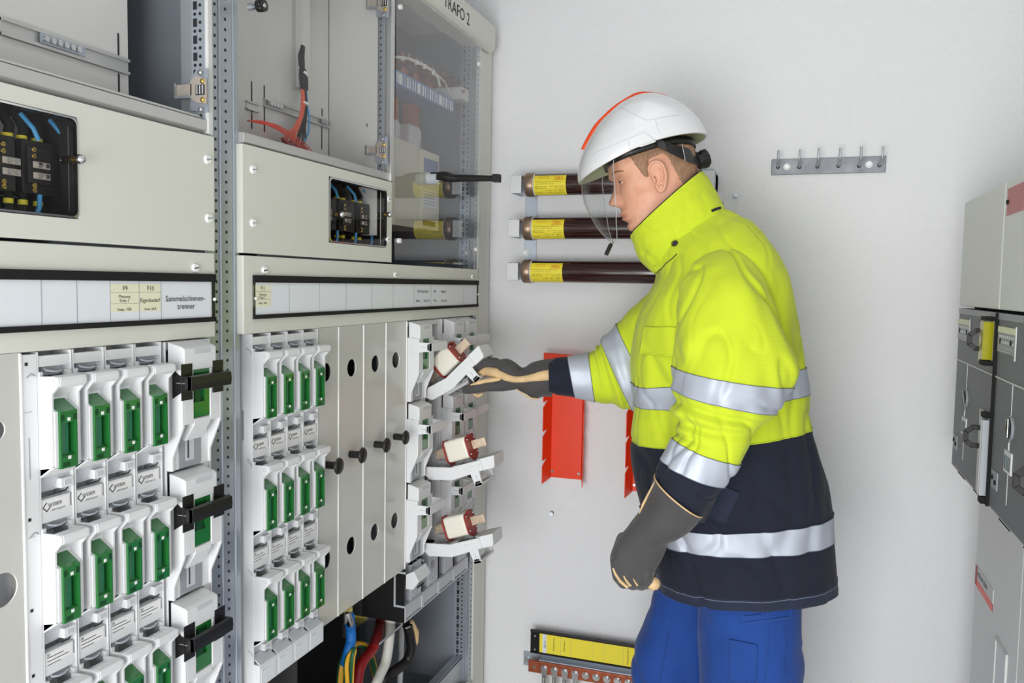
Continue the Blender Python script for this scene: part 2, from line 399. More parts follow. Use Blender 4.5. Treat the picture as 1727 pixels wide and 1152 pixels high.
# ---------------------------------------------------------------- room shell
YW = 2.33
def struct(name, a, b_, m):
    b = B(); b.box(a, b_, m); return b.obj(name, kind='structure')
struct('floor', (-1.55, -2.2, -0.05), (1.15, YW + 0.1, 0), 'floor')
struct('wall_back', (-1.55, YW, 0), (1.15, YW + 0.1, 2.8), 'wall')
struct('wall_left', (-1.55, -2.2, 0), (-1.45, YW, 2.8), 'wall')
struct('wall_right', (1.05, -2.2, 0), (1.15, YW, 2.8), 'wall')
struct('ceiling', (-1.55, -2.2, 2.8), (1.15, YW + 0.1, 2.85), 'ceil')
for k, y in enumerate((1.25, -0.45)):
    t = thing('ceiling_lamp', 'flat white ceiling lamp panel %s' % ('between the two rows of cabinets', 'above the near end of the room')[k], 'lamp', (-0.05, y, 2.8), 'ceiling lamps')
    b = B(); rect_frame_z = [(-0.37, -0.64, 0.37, 0.64)]
    b.box((-0.42, y - 0.64, 2.73), (-0.36, y + 0.64, 2.8), 'white'); b.box((0.26, y - 0.64, 2.73), (0.32, y + 0.64, 2.8), 'white')
    b.box((-0.36, y - 0.64, 2.73), (0.26, y - 0.6, 2.8), 'white'); b.box((-0.36, y + 0.6, 2.73), (0.26, y + 0.64, 2.8), 'white')
    b.obj('frame', t, 0.003)
    b = B(); b.box((-0.36, y - 0.6, 2.745), (0.26, y + 0.6, 2.755), 'lamp'); b.obj('diffuser', t)

def plate_holes(b, X0, X1, ya, yb, za, zb, holes, m, n=24):
    """sheet between X0 (front) and X1 (back) with round holes cut through it"""
    hs = sorted(holes, key=lambda h: h[1]); z = za
    def quad(z0, z1):
        if z1 - z0 > 1e-6: b.add([(X0, ya, z0), (X0, yb, z0), (X0, yb, z1), (X0, ya, z1)], [(0, 1, 2, 3)], m)
    for (cy, cz, r) in hs:
        h = r * 1.3; quad(z, cz - h); z = cz + h
        outer = []; inner = []; back = []
        for i in range(n):
            a = 2 * pi * (i + 0.5) / n; c, s_ = cos(a), sin(a)
            ky = ((yb - cy) if c > 0 else (cy - ya)) / max(abs(c), 1e-6); kz = h / max(abs(s_), 1e-6); k = min(ky, kz)
            outer.append((X0, cy + c * k, cz + s_ * k)); inner.append((X0, cy + c * r, cz + s_ * r)); back.append((X0 - .002, cy + c * r, cz + s_ * r))
        fs = [(i, (i + 1) % n, n + (i + 1) % n, n + i) for i in range(n)]
        b.add(outer + inner, fs, m); b.add(inner + back, fs, 'white', True)
        for (cy2, cz2) in ((ya, cz - h), (yb, cz - h), (yb, cz + h), (ya, cz + h)):   # close the corners
            a = math.atan2(cz2 - cz, cy2 - cy) % (2 * pi); i = int((a / (2 * pi) * n - 0.5) // 1) % n
            b.add([outer[i], (X0, cy2, cz2), outer[(i + 1) % n]], [(0, 1, 2)], m)
    quad(z, zb)
    b.box((X1, ya, za), (X0 - 0.0002, ya + 0.0015, zb), m); b.box((X1, yb - 0.0015, za), (X0 - 0.0002, yb, zb), m)
    b.box((X1, ya, za), (X0 - 0.0002, yb, za + 0.0015), m)

def post(b, y0, y1, X0=-0.905, X1=-0.862, z0=0.06, z1=2.16, hy=None, m='galv'):
    b.box((X0, y0, z0), (X1, y1, z1), m)
    for y in hy or []:
        z = z0 + 0.02
        while z < z1 - 0.02:
            if z > 0.3: b.cyl((X1 - 0.002, y, z), (X1 + 0.0004, y, z), 0.0026, 'dark', 8)
            z += 0.0157 if True else 0
def perf_strip(b, Y, x0, x1, z0, z1, sq=True):
    """frame strip on a plane Y = const, facing the camera side, with punched holes"""
    b.box((x0, Y, z0), (x1, Y + 0.004, z1), 'galvb')
    z = z0 + 0.012; k = 0
    while z < z1 - 0.012:
        xm = x0 + (x1 - x0) * (0.3 if sq else 0.5)
        if sq and k % 2 == 0: b.box((xm - 0.003, Y - 0.0004, z - 0.006), (xm + 0.004, Y + 0.001, z + 0.006), 'dark')
        else: b.cyl((xm, Y - 0.0004, z), (xm, Y + 0.001, z), 0.0026, 'dark', 8)
        if sq: b.cyl((x0 + (x1 - x0) * 0.75, Y - 0.0004, z), (x0 + (x1 - x0) * 0.75, Y + 0.001, z), 0.0026, 'dark', 8)
        z += 0.0125; k += 1

# ---------------------------------------------------------------- the two fuse cabinets
YB = 1.104
cab1 = thing('fuse_cabinet', 'pale grey steel fuse cabinet at the left edge, label strip reading Sammelschienentrenner', 'electrical cabinet', (-1.12, 0.5, 0), 'fuse cabinets along the left wall')
cab2 = thing('fuse_cabinet', 'pale grey steel fuse cabinet lettered TRAFO 2, beside the white back wall', 'electrical cabinet', (-1.12, 1.7, 0), 'fuse cabinets along the left wall')
def shell(cab, ya, yb):
    b = B()
    b.box((-1.42, ya, 0.05), (-1.41, yb, 2.17), 'dark'); b.box((-1.42, ya, 2.16), (-0.86, yb, 2.175), 'plate')
    b.box((-1.42, ya, 0.0), (-0.87, yb, 0.06), 'dark')
    b.box((-1.41, ya, 0.06), (-0.91, ya + 0.004, 2.16), 'galvb'); b.box((-1.41, yb - 0.004, 0.06), (-0.91, yb, 2.16), 'galvb')
    b.box((-1.06, ya + .3, 2.145), (-0.90, yb - .12, 2.15), 'white'); b.obj('housing', cab)
shell(cab1, -0.1, YB - 0.002); shell(cab2, YB + 0.002, 2.315)
b = B(); post(b, 1.068, YB - 0.001, hy=[1.093]); b.cyl((-0.861, YB - 0.002, 0.06), (-0.861, YB - 0.002, 2.16), 0.0022, 'galvb', 8); b.obj('post', cab1, 0.002, label='perforated galvanised steel post')
b = B(); post(b, YB + 0.001, 1.15, hy=[1.118]); b.cyl((-0.862, 1.136, 0.06), (-0.862, 1.136, 2.16), 0.0022, 'galvb', 8); b.obj('post', cab2, 0.002, label='perforated galvanised steel post')
b = B(); post(b, 2.192, 2.212, hy=[2.201]); b.obj('post', cab2, 0.001)
b = B()
b.box((-0.915, 2.212, 0.06), (-0.858, 2.268, 2.10), 'panel'); b.box((-0.915, 2.272, 0.06), (-0.862, 2.315, 2.17), 'panel'); b.obj('frame', cab2, 0.004)
b = B(); b.prism([(-0.90, 2.165), (-0.90, 2.10), (-0.852, 2.10), (-0.838, 2.112), (-0.838, 2.172), (-0.86, 2.172)], 1, YB + 0.01, 2.272, 'panel')
p = onX(792, 30, -0.8375)
b.text('TRAFO 2', 0.043, 'ink', fX(-0.8372, p.y, 2.119), 'r')
b.obj('header_panel', cab2, 0.003)
b = B(); b.box((-0.90, -0.1, 2.10), (-0.838, 1.07, 2.172), 'panel'); b.obj('header_panel', cab1, 0.003)

# bottom plinth fronts (below the frame of the picture)
for cab, ya, yb in ((cab1, -0.1, 1.068), (cab2, 1.15, 2.19)):
    b = B(); b.box((-0.868, ya, 0.06), (-0.85, yb, 0.30), 'panel'); b.obj('lower_panel', cab, 0.003)

# upper sheet panels with rectangular window
def win_panel(cab, ya, yb, za, zb, wa, wb, wza, wzb, screws):
    b = B(); X0, X1 = -0.866, XP
    if wa > ya: b.box((X0, ya, za), (X1, wa, zb), 'panel')
    b.box((X0, wb, za), (X1, yb, zb), 'panel'); b.box((X0, wa, za), (X1, wb, wza), 'panel'); b.box((X0, wa, wzb), (X1, wb, zb), 'panel')
    o = b.obj('front_panel', cab)
    for (y, z) in screws:
        b = B(); screw(b, (X1, y, z), 0.0072, 'white', slot=True, sm='line'); b.obj('quarter_turn_screw', o)
    return o
p1 = win_panel(cab1, -0.1, 1.074, 1.493, 1.665, 0.50, 0.819, 1.521, 1.646, [tuple(onX(x, y, XP))[1:] for x, y in ((349, 269), (351, 368))])
p2 = win_panel(cab2, 1.144, 1.665, 1.493, 1.667, 1.404, 1.641, 1.523, 1.648, [tuple(onX(x, y, XP))[1:] for x, y in ((426, 286), (426, 376), (655, 336), (653, 404))])

def rounded(ya, yb, za, zb, r, n=5):
    pts = []
    for cy, cz, a0 in ((yb - r, zb - r, 0), (ya + r, zb - r, pi / 2), (ya + r, za + r, pi), (yb - r, za + r, 1.5 * pi)):
        for k in range(n + 1):
            a = a0 + pi / 2 * k / n; pts.append((cy + r * cos(a), cz + r * sin(a)))
    return pts
def meter_window(cab, wa, wb, za, zb, knobs, breakers):
    b = B(); b.box((-0.97, wa - 0.01, za - 0.01), (-0.965, wb + 0.01, zb + 0.01), 'blackm')
    b.box((-0.97, wa - 0.01, za - 0.012), (-0.862, wb + 0.01, za - 0.006), 'blackm'); b.box((-0.97, wa - 0.01, zb + 0.006), (-0.862, wb + 0.01, zb + 0.012), 'blackm')
    b.box((-0.97, wa - 0.012, za - 0.01), (-0.862, wa - 0.006, zb + 0.01), 'blackm'); b.box((-0.97, wb + 0.006, za - 0.01), (-0.862, wb + 0.012, zb + 0.01), 'blackm')
    b.obj('window_box', cab)
    b = B(); out = rounded(wa + 0.001, wb - 0.001, za + 0.001, zb - 0.001, 0.009); inn = rounded(wa + 0.0035, wb - 0.0035, za + 0.0035, zb - 0.0035, 0.008); n = len(out)
    rows = [[(-0.862, *p) for p in out], [(-0.849, *p) for p in out], [(-0.848, *p) for p in inn], [(-0.862, *p) for p in inn]]
    b.grid(rows[:3], 'steel', True, (False, False), smooth=False); b.grid(rows[2:], 'black', True, (False, False), smooth=False); b.obj('window_frame', cab)
    b = B(); b.add([(-.851, *p) for p in inn], [tuple(range(len(inn)))], 'clear2'); o = b.obj('window_pane', cab)
    for (y, z) in knobs:
        q = B(); q.cyl((-0.851, y, z), (-0.842, y, z), 0.003, 'brass'); q.sph((-0.837, y, z), 0.0062, 'steel', (1.1, 1, 1), 14)
        q.cyl((-0.852, y, z), (-0.849, y, z), 0.006, 'black'); q.obj('window_screw', o)
    mz = (za + zb) / 2
    for (y0, y1) in breakers:
        q = B(); q.box((-0.94, y0, mz - 0.034), (-0.885, y1, mz + 0.03), 'black')
        q.box((-0.885, y0 + 0.004, mz - 0.022), (-0.880, y1 - 0.012, mz + 0.022), 'black')
        yc = y0 + (y1 - y0) * 0.35
        for z in (mz + 0.019, mz + 0.011, mz - 0.024, mz - 0.030): screw(q, (-0.8798, y0 + 0.012, z), 0.0032, 'brass', sm='ink', h=0.001)
        for z in (mz + 0.001, mz - 0.012):
            q.box((-0.880, y0 + 0.010, z - 0.004), (-0.8785, y0 + 0.034, z + 0.004), 'latchm'); q.cyl((-0.8785, y0 + 0.018, z), (-0.876, y0 + 0.018, z), 0.003, 'steel', 10)
            q.cyl((-0.8785, y0 + 0.028, z), (-0.876, y0 + 0.028, z), 0.0025, 'steel', 10)
        q.obj('circuit_breaker', cab, 0.0015)
        for k, s_ in ((0, 1), (1, 1)):
            q = B(); y = y0 + 0.012 + 0.022 * k
            q.tube([(-0.915, y, zb + 0.01), (-0.9, y + 0.004, mz + 0.045), (-0.9, y, mz + 0.03)], 0.006, 'blackm', 10); q.cyl((-0.9, y, mz + 0.032), (-0.9, y, mz + 0.036), 0.0068, 'yellow', 10)
            q.tube([(-0.9, y, mz - 0.034), (-0.9, y, mz - 0.052), (-0.91, y + 0.004, za - 0.01)], 0.005, 'blackm', 10); q.cyl((-0.9, y, mz - 0.041), (-0.9, y, mz - 0.047), 0.0058, 'yellow', 10)
            q.obj('lead', cab)
        q = B(); y = y0 + 0.062
        q.tube([(-0.9, y - 0.008, zb), (-0.885, y - 0.004, mz + 0.045), (-0.885, y + 0.003, mz + 0.032)], 0.003, 'bluew', 8)
        q.tube([(-0.885, y + 0.003, mz - 0.034), (-0.885, y + 0.002, mz - 0.05), (-0.885, y - 0.004, za)], 0.003, 'bluew', 8); q.obj('blue_lead', cab)
k1 = onX(122, 269, XP); meter_window(cab1, 0.50, 0.819, 1.521, 1.646, [(k1.y, k1.z)], [(onX(-10, 270, -.88).y, onX(31, 270, -.88).y), (onX(43, 270, -.88).y, onX(97, 270, -.88).y + .004)])
kk = [onX(x, y, XP) for x, y in ((566, 362), (648, 362))]; meter_window(cab2, 1.404, 1.641, 1.523, 1.648, [(k.y, k.z) for k in kk], [(1.43, 1.49), (1.505, 1.565), (1.575, 1.63)])

# label panels
def label_panel(cab, ya, yb, ha, hb, screws):
    b = B(); b.box((-0.866, ya, 1.361), (XP, yb, 1.489), 'panel'); o = b.obj('label_panel', cab, 0.0015)
    for (y, z) in screws:
        q = B(); screw(q, (XP, y, z), 0.0068, 'white'); q.obj('screw', o)
    b = B(); b.box((XP, ha, 1.4455), (-0.845, hb, 1.4575), 'blackm'); b.box((XP, ha, 1.385), (-0.845, hb, 1.392), 'blackm')
    b.box((XP, hb - 0.004, 1.392), (-0.8465, hb - 0.001, 1.4455), 'black')
    b.box((XP, ha, 1.392), (-0.8475, ha + 0.004, 1.4455), 'black')
    for y in (ha + 0.003, hb - 0.003): b.sph((-0.846, y, 1.419), 0.0028, 'white', n=8)
    b.obj('label_holder', cab)
    b = B(); b.box((XP, ha + 0.006, 1.392), (-0.848, hb - 0.009, 1.4455), 'paper'); return b
T = -0.8476
def div(b, px, m='line'): y = onX(px, 510, T).y; b.box((T - 0.0003, y - 0.0004, 1.392), (T, y + 0.0004, 1.4455), m)
def lt(b, px, py, s, size, m='ink', al='c', z=None):
    p = onX(px, py, T); p.z = z or p.z; b.text(s, size, m, fX(T + 0.0003, p.y, p.z - size * 0.35), al)
b = label_panel(cab1, -0.1, 1.074, 0.3, 1.071, [tuple(onX(328, 452, XP))[1:]])
for x in (70, 130, 186, 235, 272): div(b, x)
ya, yb_ = onX(186, 500, T).y, onX(271, 500, T).y; ym = onX(235, 500, T).y
b.box((T - 0.0004, ya, 1.4045), (T - 0.0001, ym - 0.0006, 1.4415), 'papery'); b.box((T - 0.0004, ym + 0.0006, 1.4045), (T - 0.0001, yb_, 1.4415), 'papery')
for z in (1.430, 1.4153): b.box((T - 0.0003, ya, z), (T + 0.0001, ym, z + 0.0005), 'line')
b.box((T - 0.0003, ym, 1.430), (T + 0.0001, yb_, 1.4305), 'line')
lt(b, 211, 490, 'F9', 0.0090, z=1.4358); lt(b, 210, 504, 'Messung', 0.0058, z=1.4250); lt(b, 209, 510, 'Trafo 1', 0.0058, z=1.4192); lt(b, 210, 523, 'Imax. 10A', 0.0060, z=1.4080)
lt(b, 253.5, 489, 'F10', 0.0090, z=1.4358); lt(b, 253.5, 510.5, 'Eigenbedarf', 0.0080, z=1.4195); lt(b, 253.5, 525, 'Imax. 63A', 0.0054, z=1.4075)
lt(b, 313, 503, 'Sammelschienen-', 0.0120); lt(b, 314, 516, 'trenner', 0.0120)
b.obj('label_strip', cab1, label='white paper label strip')
b = label_panel(cab2, 1.144, 2.19, 1.168, 2.188, [tuple(onX(x, y, XP))[1:] for x, y in ((445, 456), (666, 464), (796, 467))])
for x in (488, 539, 584, 627, 663, 698, 727, 782): div(b, x)
ya, yb_ = onX(428, 500, T).y, onX(457, 500, T).y
b.box((T - 0.0004, ya, 1.405), (T - 0.0001, yb_, 1.441), 'papery')
for z in (1.43, 1.417): b.box((T - 0.0003, ya, z), (T + 0.0001, yb_, z + 0.0006), 'line')
lt(b, 443, 486, 'F11', 0.0085); lt(b, 443, 496.5, 'Messung', 0.0055); lt(b, 442, 502, 'Trafo 2', 0.0055); lt(b, 443, 511, 'Imax. 10A', 0.0055)
lt(b, 713.5, 491, 'KK Pumpstation', 0.0095); lt(b, 733.5, 491, 'KK', 0.0095); lt(b, 748, 491.5, 'Reduna', 0.0095)
lt(b, 705, 507.5, '240 KL', 0.0085); lt(b, 720, 507, 'Max 315 A', 0.0085); lt(b, 733.5, 507, '190 b', 0.0085); lt(b, 749, 507, 'Max 315 A', 0.0085)
b.obj('label_strip', cab2, label='white paper label strip')

# blank sheet covers with round holes
def blank(cab, ya, yb, holes, knob, z0=0.779):
    b = B(); plate_holes(b, XP, -0.872, ya + 0.001, yb - 0.001, z0, 1.361, holes, 'blank')
    b.prism([(XP - 0.001, yb - 0.004), (XP + 0.0015, yb - 0.003), (XP + 0.0015, yb - 0.001), (XP - 0.001, yb)], 2, z0, 1.36, 'white')
    o = b.obj('blank_cover', cab, fixn=False)
    if knob:
        y, z = knob; q = B()
        q.cyl((XP, y, z), (-0.828, y, z), 0.0075, 'black', 16); q.cyl((-0.828, y, z), (-0.822, y, z), 0.0095, 'black', 20, 0.0165); q.cyl((-0.822, y, z), (-0.8195, y, z), 0.0165, 'black', 20, 0.0150)
        q.sph((-0.8195, y, z), 0.0150, 'black', (0.25, 1, 1), 20)
        q.obj('knob', o, label='black knob')
    return o
for k in range(4):
    ya, yb_ = (1.369, 1.443, 1.543, 1.643, 1.745)[k:k + 2]
    cy = (1.396, 1.493, 1.594, 1.69)[k]
    pk = [onX(x, y, -0.822) for x, y in ((571, 786), (611, 768), (652, 751), (684, 738))][k]
    blank(cab2, ya, yb_, [(cy, 1.275, 0.018), (cy, 0.908, 0.018)], (pk.y, pk.z))
for k in range(5): blank(cab1, 0.732 - 0.1 * (k + 1), 0.732 - 0.1 * k, [(0.700 - 0.1 * k, 1.09, 0.020), (0.697 - 0.1 * k, 1.275, 0.012)], None, 0.55)

# ---- upper compartments
# frames of the openings
b = B(); b.box((-0.90, -0.1, 1.668), (-0.862, 1.062, 1.672), 'galvb'); b.prism([(-0.892, 1.693), (-0.852, 1.688), (-0.852, 1.673), (-0.862, 1.668), (-0.892, 1.672)], 1, -0.1, 1.066, 'rail')
b.prism([(-0.90, 1.693), (-0.862, 1.695), (-0.858, 1.691), (-0.9, 1.689)], 1, -0.1, 1.062, 'plate'); b.obj('sill_rail', cab1, 0.0008)
b = B(); b.box((-0.868, 1.062, 1.668), (-0.85, 1.074, 2.10), 'plate'); b.obj('opening_frame', cab1, 0.002)
b = B(); b.prism([(-0.892, 1.690), (-0.852, 1.686), (-0.852, 1.671), (-0.862, 1.668), (-0.892, 1.668)], 1, 1.15, 1.652, 'rail'); b.obj('sill_rail', cab2, 0.0008)
b = B(); b.box((-0.872, 1.652, 1.668), (-0.846, 1.668, 2.10), 'rail'); b.box((-0.872, 1.665, 1.49), (-0.852, 1.669, 1.67), 'dark'); b.obj('divider_post', cab2, 0.002)
# mounting plates, slots, rails
pl = B(); PX = -0.955
pe = onX(216, 100, PX); pl.box((PX - 0.003, -0.1, 1.55), (PX, pe.y, 2.15), 'plate')
for (x, y1, y2) in ((199, 56, 93), (200, 124, 156), (52, 62, 55)):
    if y2 > y1:
        a, c = onX(x, y1, PX), onX(x, y2, PX); pl.box((PX, a.y - 0.0015, c.z), (PX + 0.0006, a.y + 0.0015, a.z), 'dark')
for k in range(7):
    a = onX(61 + 13.4 * k, 120 + 3.9 * k, PX); pl.cyl((PX, a.y, a.z), (PX + 0.0006, a.y, a.z), 0.003, 'dark', 10)
    a = onX(52 + 15 * k, 121 + 4.6 * k, PX); pl.cyl((PX, a.y, a.z), (PX + 0.0006, a.y, a.z), 0.0022, 'dark', 8)
pl.obj('mounting_plate', cab1)
def din_rail(cab, pa, pb, X, m='rail', h=0.016, clamps=(), name='mounting_rail'):
    a, c = onX(*pa, X), onX(*pb, X); z = (a.z + c.z) / 2; b = B()
    b.box((X, a.y, z - h * 0.5), (X + 0.006, c.y, z - h * 0.32), m); b.box((X, a.y, z + h * 0.32), (X + 0.006, c.y, z + h * 0.5), m); b.box((X, a.y, z - h * 0.5), (X + 0.002, c.y, z + h * 0.5), m)
    o = b.obj(name, cab)
    for (px, n) in clamps:
        q = B(); y = onX(px, a.z, X).y if False else onX(px, (pa[1] + pb[1]) / 2, X).y
        q.box((X + 0.006, y - 0.012 * n, z - h * 0.3), (X + 0.008, y + 0.012 * n, z + h * 0.3), 'galvb')
        for i in range(n * 2): q.cyl((X + 0.008, y - 0.010 * n + 0.0105 * i, z), (X + 0.0125, y - 0.010 * n + 0.0105 * i, z), 0.0042, 'steel', 10)
        q.obj('clamp', o)
din_rail(cab1, (0, 44), (214, 114), PX, clamps=((100, 3),), h=0.022)
pl = B(); PX2 = -0.985
pl.box((PX2 - 0.003, 1.156, 1.55), (PX2, 1.625, 2.15), 'plate')
for (x, y1, y2) in ((424, 137, 217), (445.5, 144, 222), (543, 183, 196), (542.5, 212, 252)):
    a, c = onX(x, y1, PX2), onX(x, y2, PX2); pl.box((PX2, a.y - 0.002, c.z), (PX2 + 0.0006, a.y + 0.002, a.z), 'dark')
pl.obj('mounting_plate', cab2)
din_rail(cab2, (414, 174), (434, 186), PX2); din_rail(cab2, (443, 172), (553, 211), PX2, clamps=((460, 2), (543, 1)))
a, c = onX(493, 70, PX2), onX(513, 70, PX2); z1 = onX(500, 152, PX2).z
b = B(); b.box((PX2, a.y, z1), (PX2 + 0.004, c.y, 2.15), 'rail'); b.box((PX2 + 0.004, a.y + 0.006, z1 + 0.004), (PX2 + 0.02, c.y - 0.009, 2.15), 'plate'); b.obj('upright_rail', cab2)
b = B(); b.box((PX2, 1.628, 1.55), (-0.868, 1.631, 2.15), 'plate'); b.sph((-0.89, 1.627, onY(631, 210, 1.627).z), 0.004, 'steel', (1, .5, 1), 10); b.obj('partition_plate', cab2)
# punched strips of the frame
b = B(); perf_strip(b, 1.058, -0.876, -0.855, 1.67, 2.12); b.obj('perforated_strip', cab1)
b = B(); b.box((-0.874, 1.640, 1.67), (-0.858, 1.644, 2.12), 'galvb')
z = 1.70
while z < 2.1:
    b.cyl((-0.866, 1.6396, z), (-0.866, 1.641, z), 0.0024, 'dark', 8); z += 0.0135
b.obj('perforated_strip', cab2)
b = B(); perf_strip(b, 2.186, -0.905, -0.876, 0.30, 2.12); b.obj('perforated_strip', cab2)

def latch(cab, px, py, Y, s=1.0):
    p = onY(px, py, Y - 0.002); o = thing('door_latch', None, None); bpy.data.objects.remove(o)
    b = B(); x, y, z = p
    b.prism([(x - 0.012 * s, z - 0.030 * s), (x - 0.012 * s, z + 0.014 * s), (x, z + 0.030 * s), (x + 0.020 * s, z + 0.030 * s), (x + 0.020 * s, z - 0.034 * s)], 1, y - 0.002, y + 0.001, 'galvb')
    b.prism([(x - 0.008 * s, z - 0.014 * s), (x - 0.008 * s, z + 0.012 * s), (x + 0.002 * s, z + 0.020 * s), (x + 0.020 * s, z + 0.014 * s), (x + 0.020 * s, z - 0.022 * s), (x + 0.004 * s, z - 0.020 * s)], 1, y - 0.006, y - 0.003, 'latchm')
    b.box((x + 0.002 * s, y - 0.0066, z - 0.009 * s), (x + 0.018 * s, y - 0.004, z + 0.006 * s), 'dark')
    for i in range(3): b.cyl((x + (0.005 + 0.005 * i) * s, y - 0.007, z - 0.008 * s), (x + (0.005 + 0.005 * i) * s, y - 0.007, z + 0.005 * s), 0.0016 * s, 'steel', 8)
    b.box((x - 0.034 * s, y - 0.006, z - 0.008 * s), (x - 0.006 * s, y - 0.003, z + 0.008 * s), 'latchm')
    b.box((x - 0.035 * s, y - 0.009, z - 0.012 * s), (x - 0.031 * s, y - 0.001, z + 0.010 * s), 'steel'); b.box((x - 0.032 * s, y - 0.010, z - 0.013 * s), (x - 0.006 * s, y - 0.001, z - 0.009 * s), 'galv')
    for dx, dz, m in ((0.014, 0.011, 'brass'), (0.014, -0.016, 'brass'), (0.010, 0.024, 'steel'), (0.010, -0.030, 'steel')):
        b.sph((x + dx * s, y - 0.006, z + dz * s), 0.004 * s, m, (1, .8, 1), 10)
    b.obj('door_latch', cab)
latch(cab1, 333, 152, 1.058); latch(cab2, 641, 253, 1.626, 0.9); latch(cab2, 643, 6, 1.626, 0.9)

# clear covers
b = B(); b.add([(-.8445, 1.668, 1.498), (-.8445, 2.186, 1.498), (-.8445, 2.186, 2.098), (-.8445, 1.668, 2.098)], [(0, 1, 2, 3)], 'clear'); cov = b.obj('clear_cover', cab2, label='clear plastic cover')
for (x, y) in ((673, 12), (671, 406), (806, 108), (801, 421)):
    p = onX(x, y, -0.8445); q = B(); q.cyl((-0.8445, p.y, p.z), (-0.838, p.y, p.z), 0.0055, 'white', 14); q.obj('cover_stud', cov)
b = B(); b.add([(-.8455, 1.152, 1.684), (-.8455, 1.652, 1.684), (-.8455, 1.652, 2.098), (-.8455, 1.152, 2.098)], [(0, 1, 2, 3)], 'clear2'); cv2 = b.obj('clear_cover', cab2, label='clear plastic cover')
p = onX(420, 12, -0.8455); q = B(); y, z = p.y, p.z
q.cyl((-0.8455, y, z), (-0.838, y, z), 0.006, 'galv', 12); q.cyl((-0.838, y, z), (-0.828, y, z), 0.0045, 'steel', 12)
for k in range(8): q.sph((-0.822, y + 0.007 * cos(k * pi / 4), z + 0.007 * sin(k * pi / 4)), 0.0035, 'black', (1.4, 1, 1), 8)
q.cyl((-0.829, y, z), (-0.816, y, z), 0.0092, 'black', 16); q.sph((-0.816, y, z), 0.004, 'steel', (.4, 1, 1), 10); q.obj('knurled_knob', cv2, label='black knurled knob')
# swivel handle of the big clear cover
p = onX(722, 301, -0.8445); y, z = p.y, p.z; xe = onY(843, 308, y).x
q = B(); q.cyl((-0.8445, y, z), (-0.818, y, z), 0.0150, 'clearf', 20)
for k in range(5): q.sph((-0.836 + 0.004 * k, y - 0.010, z - 0.010 + 0.005 * k), 0.0016, 'steel', n=8)
q.cyl((-0.823, y, z - 0.006), (-0.806, y, z - 0.006), 0.004, 'steel', 12)
hx = -0.815
q.tube([(hx - 0.012, y, z + 0.003), (hx, y, z + 0.004), (hx + 0.016, y, z + 0.003), (hx + 0.030, y, z), (hx + 0.046, y, z - 0.003)], [0.010, 0.0135, 0.0145, 0.013, 0.009], 'black', 8, flat=0.85)
q.tube([(hx + 0.040, y, z - 0.001), (xe - 0.012, y, z - 0.004), (xe - 0.010, y, z - 0.004)], [0.010, 0.0075, 0.0075], 'black', 8, flat=0.9)
q.box((xe - 0.016, y - 0.010, z - 0.013), (xe, y + 0.010, z + 0.005), 'black'); q.box((hx - 0.018, y - 0.012, z - 0.005), (hx - 0.002, y + 0.008, z + 0.013), 'black')
q.obj('swivel_handle', cov, 0.002, label='black swivel handle')

# ---- inside the right-hand compartment (seen through the clear cover)
def unit(name, label, cat, build, loc, group=None, bevel=0):
    t = thing(name, label, cat, loc, group); build(t); return t
def contactor(t):
    X = -0.90; a, c = onX(668, 130, X), onX(766, 181, X); z0 = onX(766, 195, X).z; z1 = onX(766, 167, X).z; L = c.y - a.y
    b = B(); b.box((X - 0.06, a.y, z0 + 0.006), (X, c.y, z1 - 0.004), 'bluec'); b.obj('body', t, 0.001)
    b = B(); random.seed(5)
    for k in range(24):
        w = random.choice((0.003, 0.006, 0.012, 0.003)); y = a.y + L * k / 24
        b.box((X, y, z0 + 0.010), (X + 0.001, y + w, z1 - 0.010), 'white' if k % 3 else 'pgrey')
    b.obj('marker_strip', t)
contact = unit('terminal_block', 'blue terminal block with white marker strips behind the clear cover', 'terminal block', contactor, (-0.93, 1.8, 1.9))
X = -0.93
def bracket(t):
    p = onY(800, 160, 2.18); b = B(); b.box((-1.0, 2.13, p.z - 0.02), (-0.88, 2.18, p.z + 0.012), 'pgrey')
    for dx in (0.03, 0.05): b.cyl((-0.88, 2.15 - dx / 3, p.z), (-0.876, 2.15 - dx / 3, p.z), 0.004, 'copper', 10)
    b.obj('support', t)
unit('support_bracket', 'grey steel bracket at the right end of the blue terminal block', 'bracket', bracket, (-1.0, 2.15, 1.9))
for k in range(5):                               # insulators with copper studs above the block
    p = onX(684 + 26 * k * 0.8, 96 + 13 * k * 0.8, -0.95); b = B()
    b.box((-1.05, p.y - 0.02, p.z - 0.05), (-0.985, p.y + 0.025, p.z - 0.012), 'insul')
    b.cyl((-0.99, p.y, p.z), (-0.955, p.y, p.z), 0.015, 'copper', 6); b.cyl((-0.955, p.y, p.z), (-0.94, p.y, p.z), 0.008, 'cap', 14)
    b.cyl((-0.99, p.y + 0.02, p.z - 0.028), (-0.965, p.y + 0.02, p.z - 0.028), 0.012, 'copper', 14)
    tag(b.obj('busbar_insulator', None, 0.002, loc=(-1.0, p.y, p.z - 0.05)), 'orange insulator with copper stud above the blue terminal block, %s of five' % ('leftmost', 'second from the left', 'middle', 'second from the right', 'rightmost')[k], 'insulator', 'busbar insulators')
b = B(); pts = [onX(x, y, -0.90) for x, y in ((668, 96), (690, 99), (712, 108), (728, 118), (738, 130), (742, 146))]; b.tube(pts, 0.0035, 'whitew', 8)
pts = [onX(x, y, -0.899) for x, y in ((690, 101), (712, 110), (735, 124), (750, 138), (759, 160))]; b.tube(pts, 0.0018, 'whitew', 8)
for x, y in ((679, 98), (703, 105), (716, 112), (731, 122)):
    p = onX(x, y, -0.897); b.box((p.x - 0.004, p.y - 0.002, p.z - 0.006), (p.x + 0.004, p.y + 0.002, p.z + 0.005), 'white')
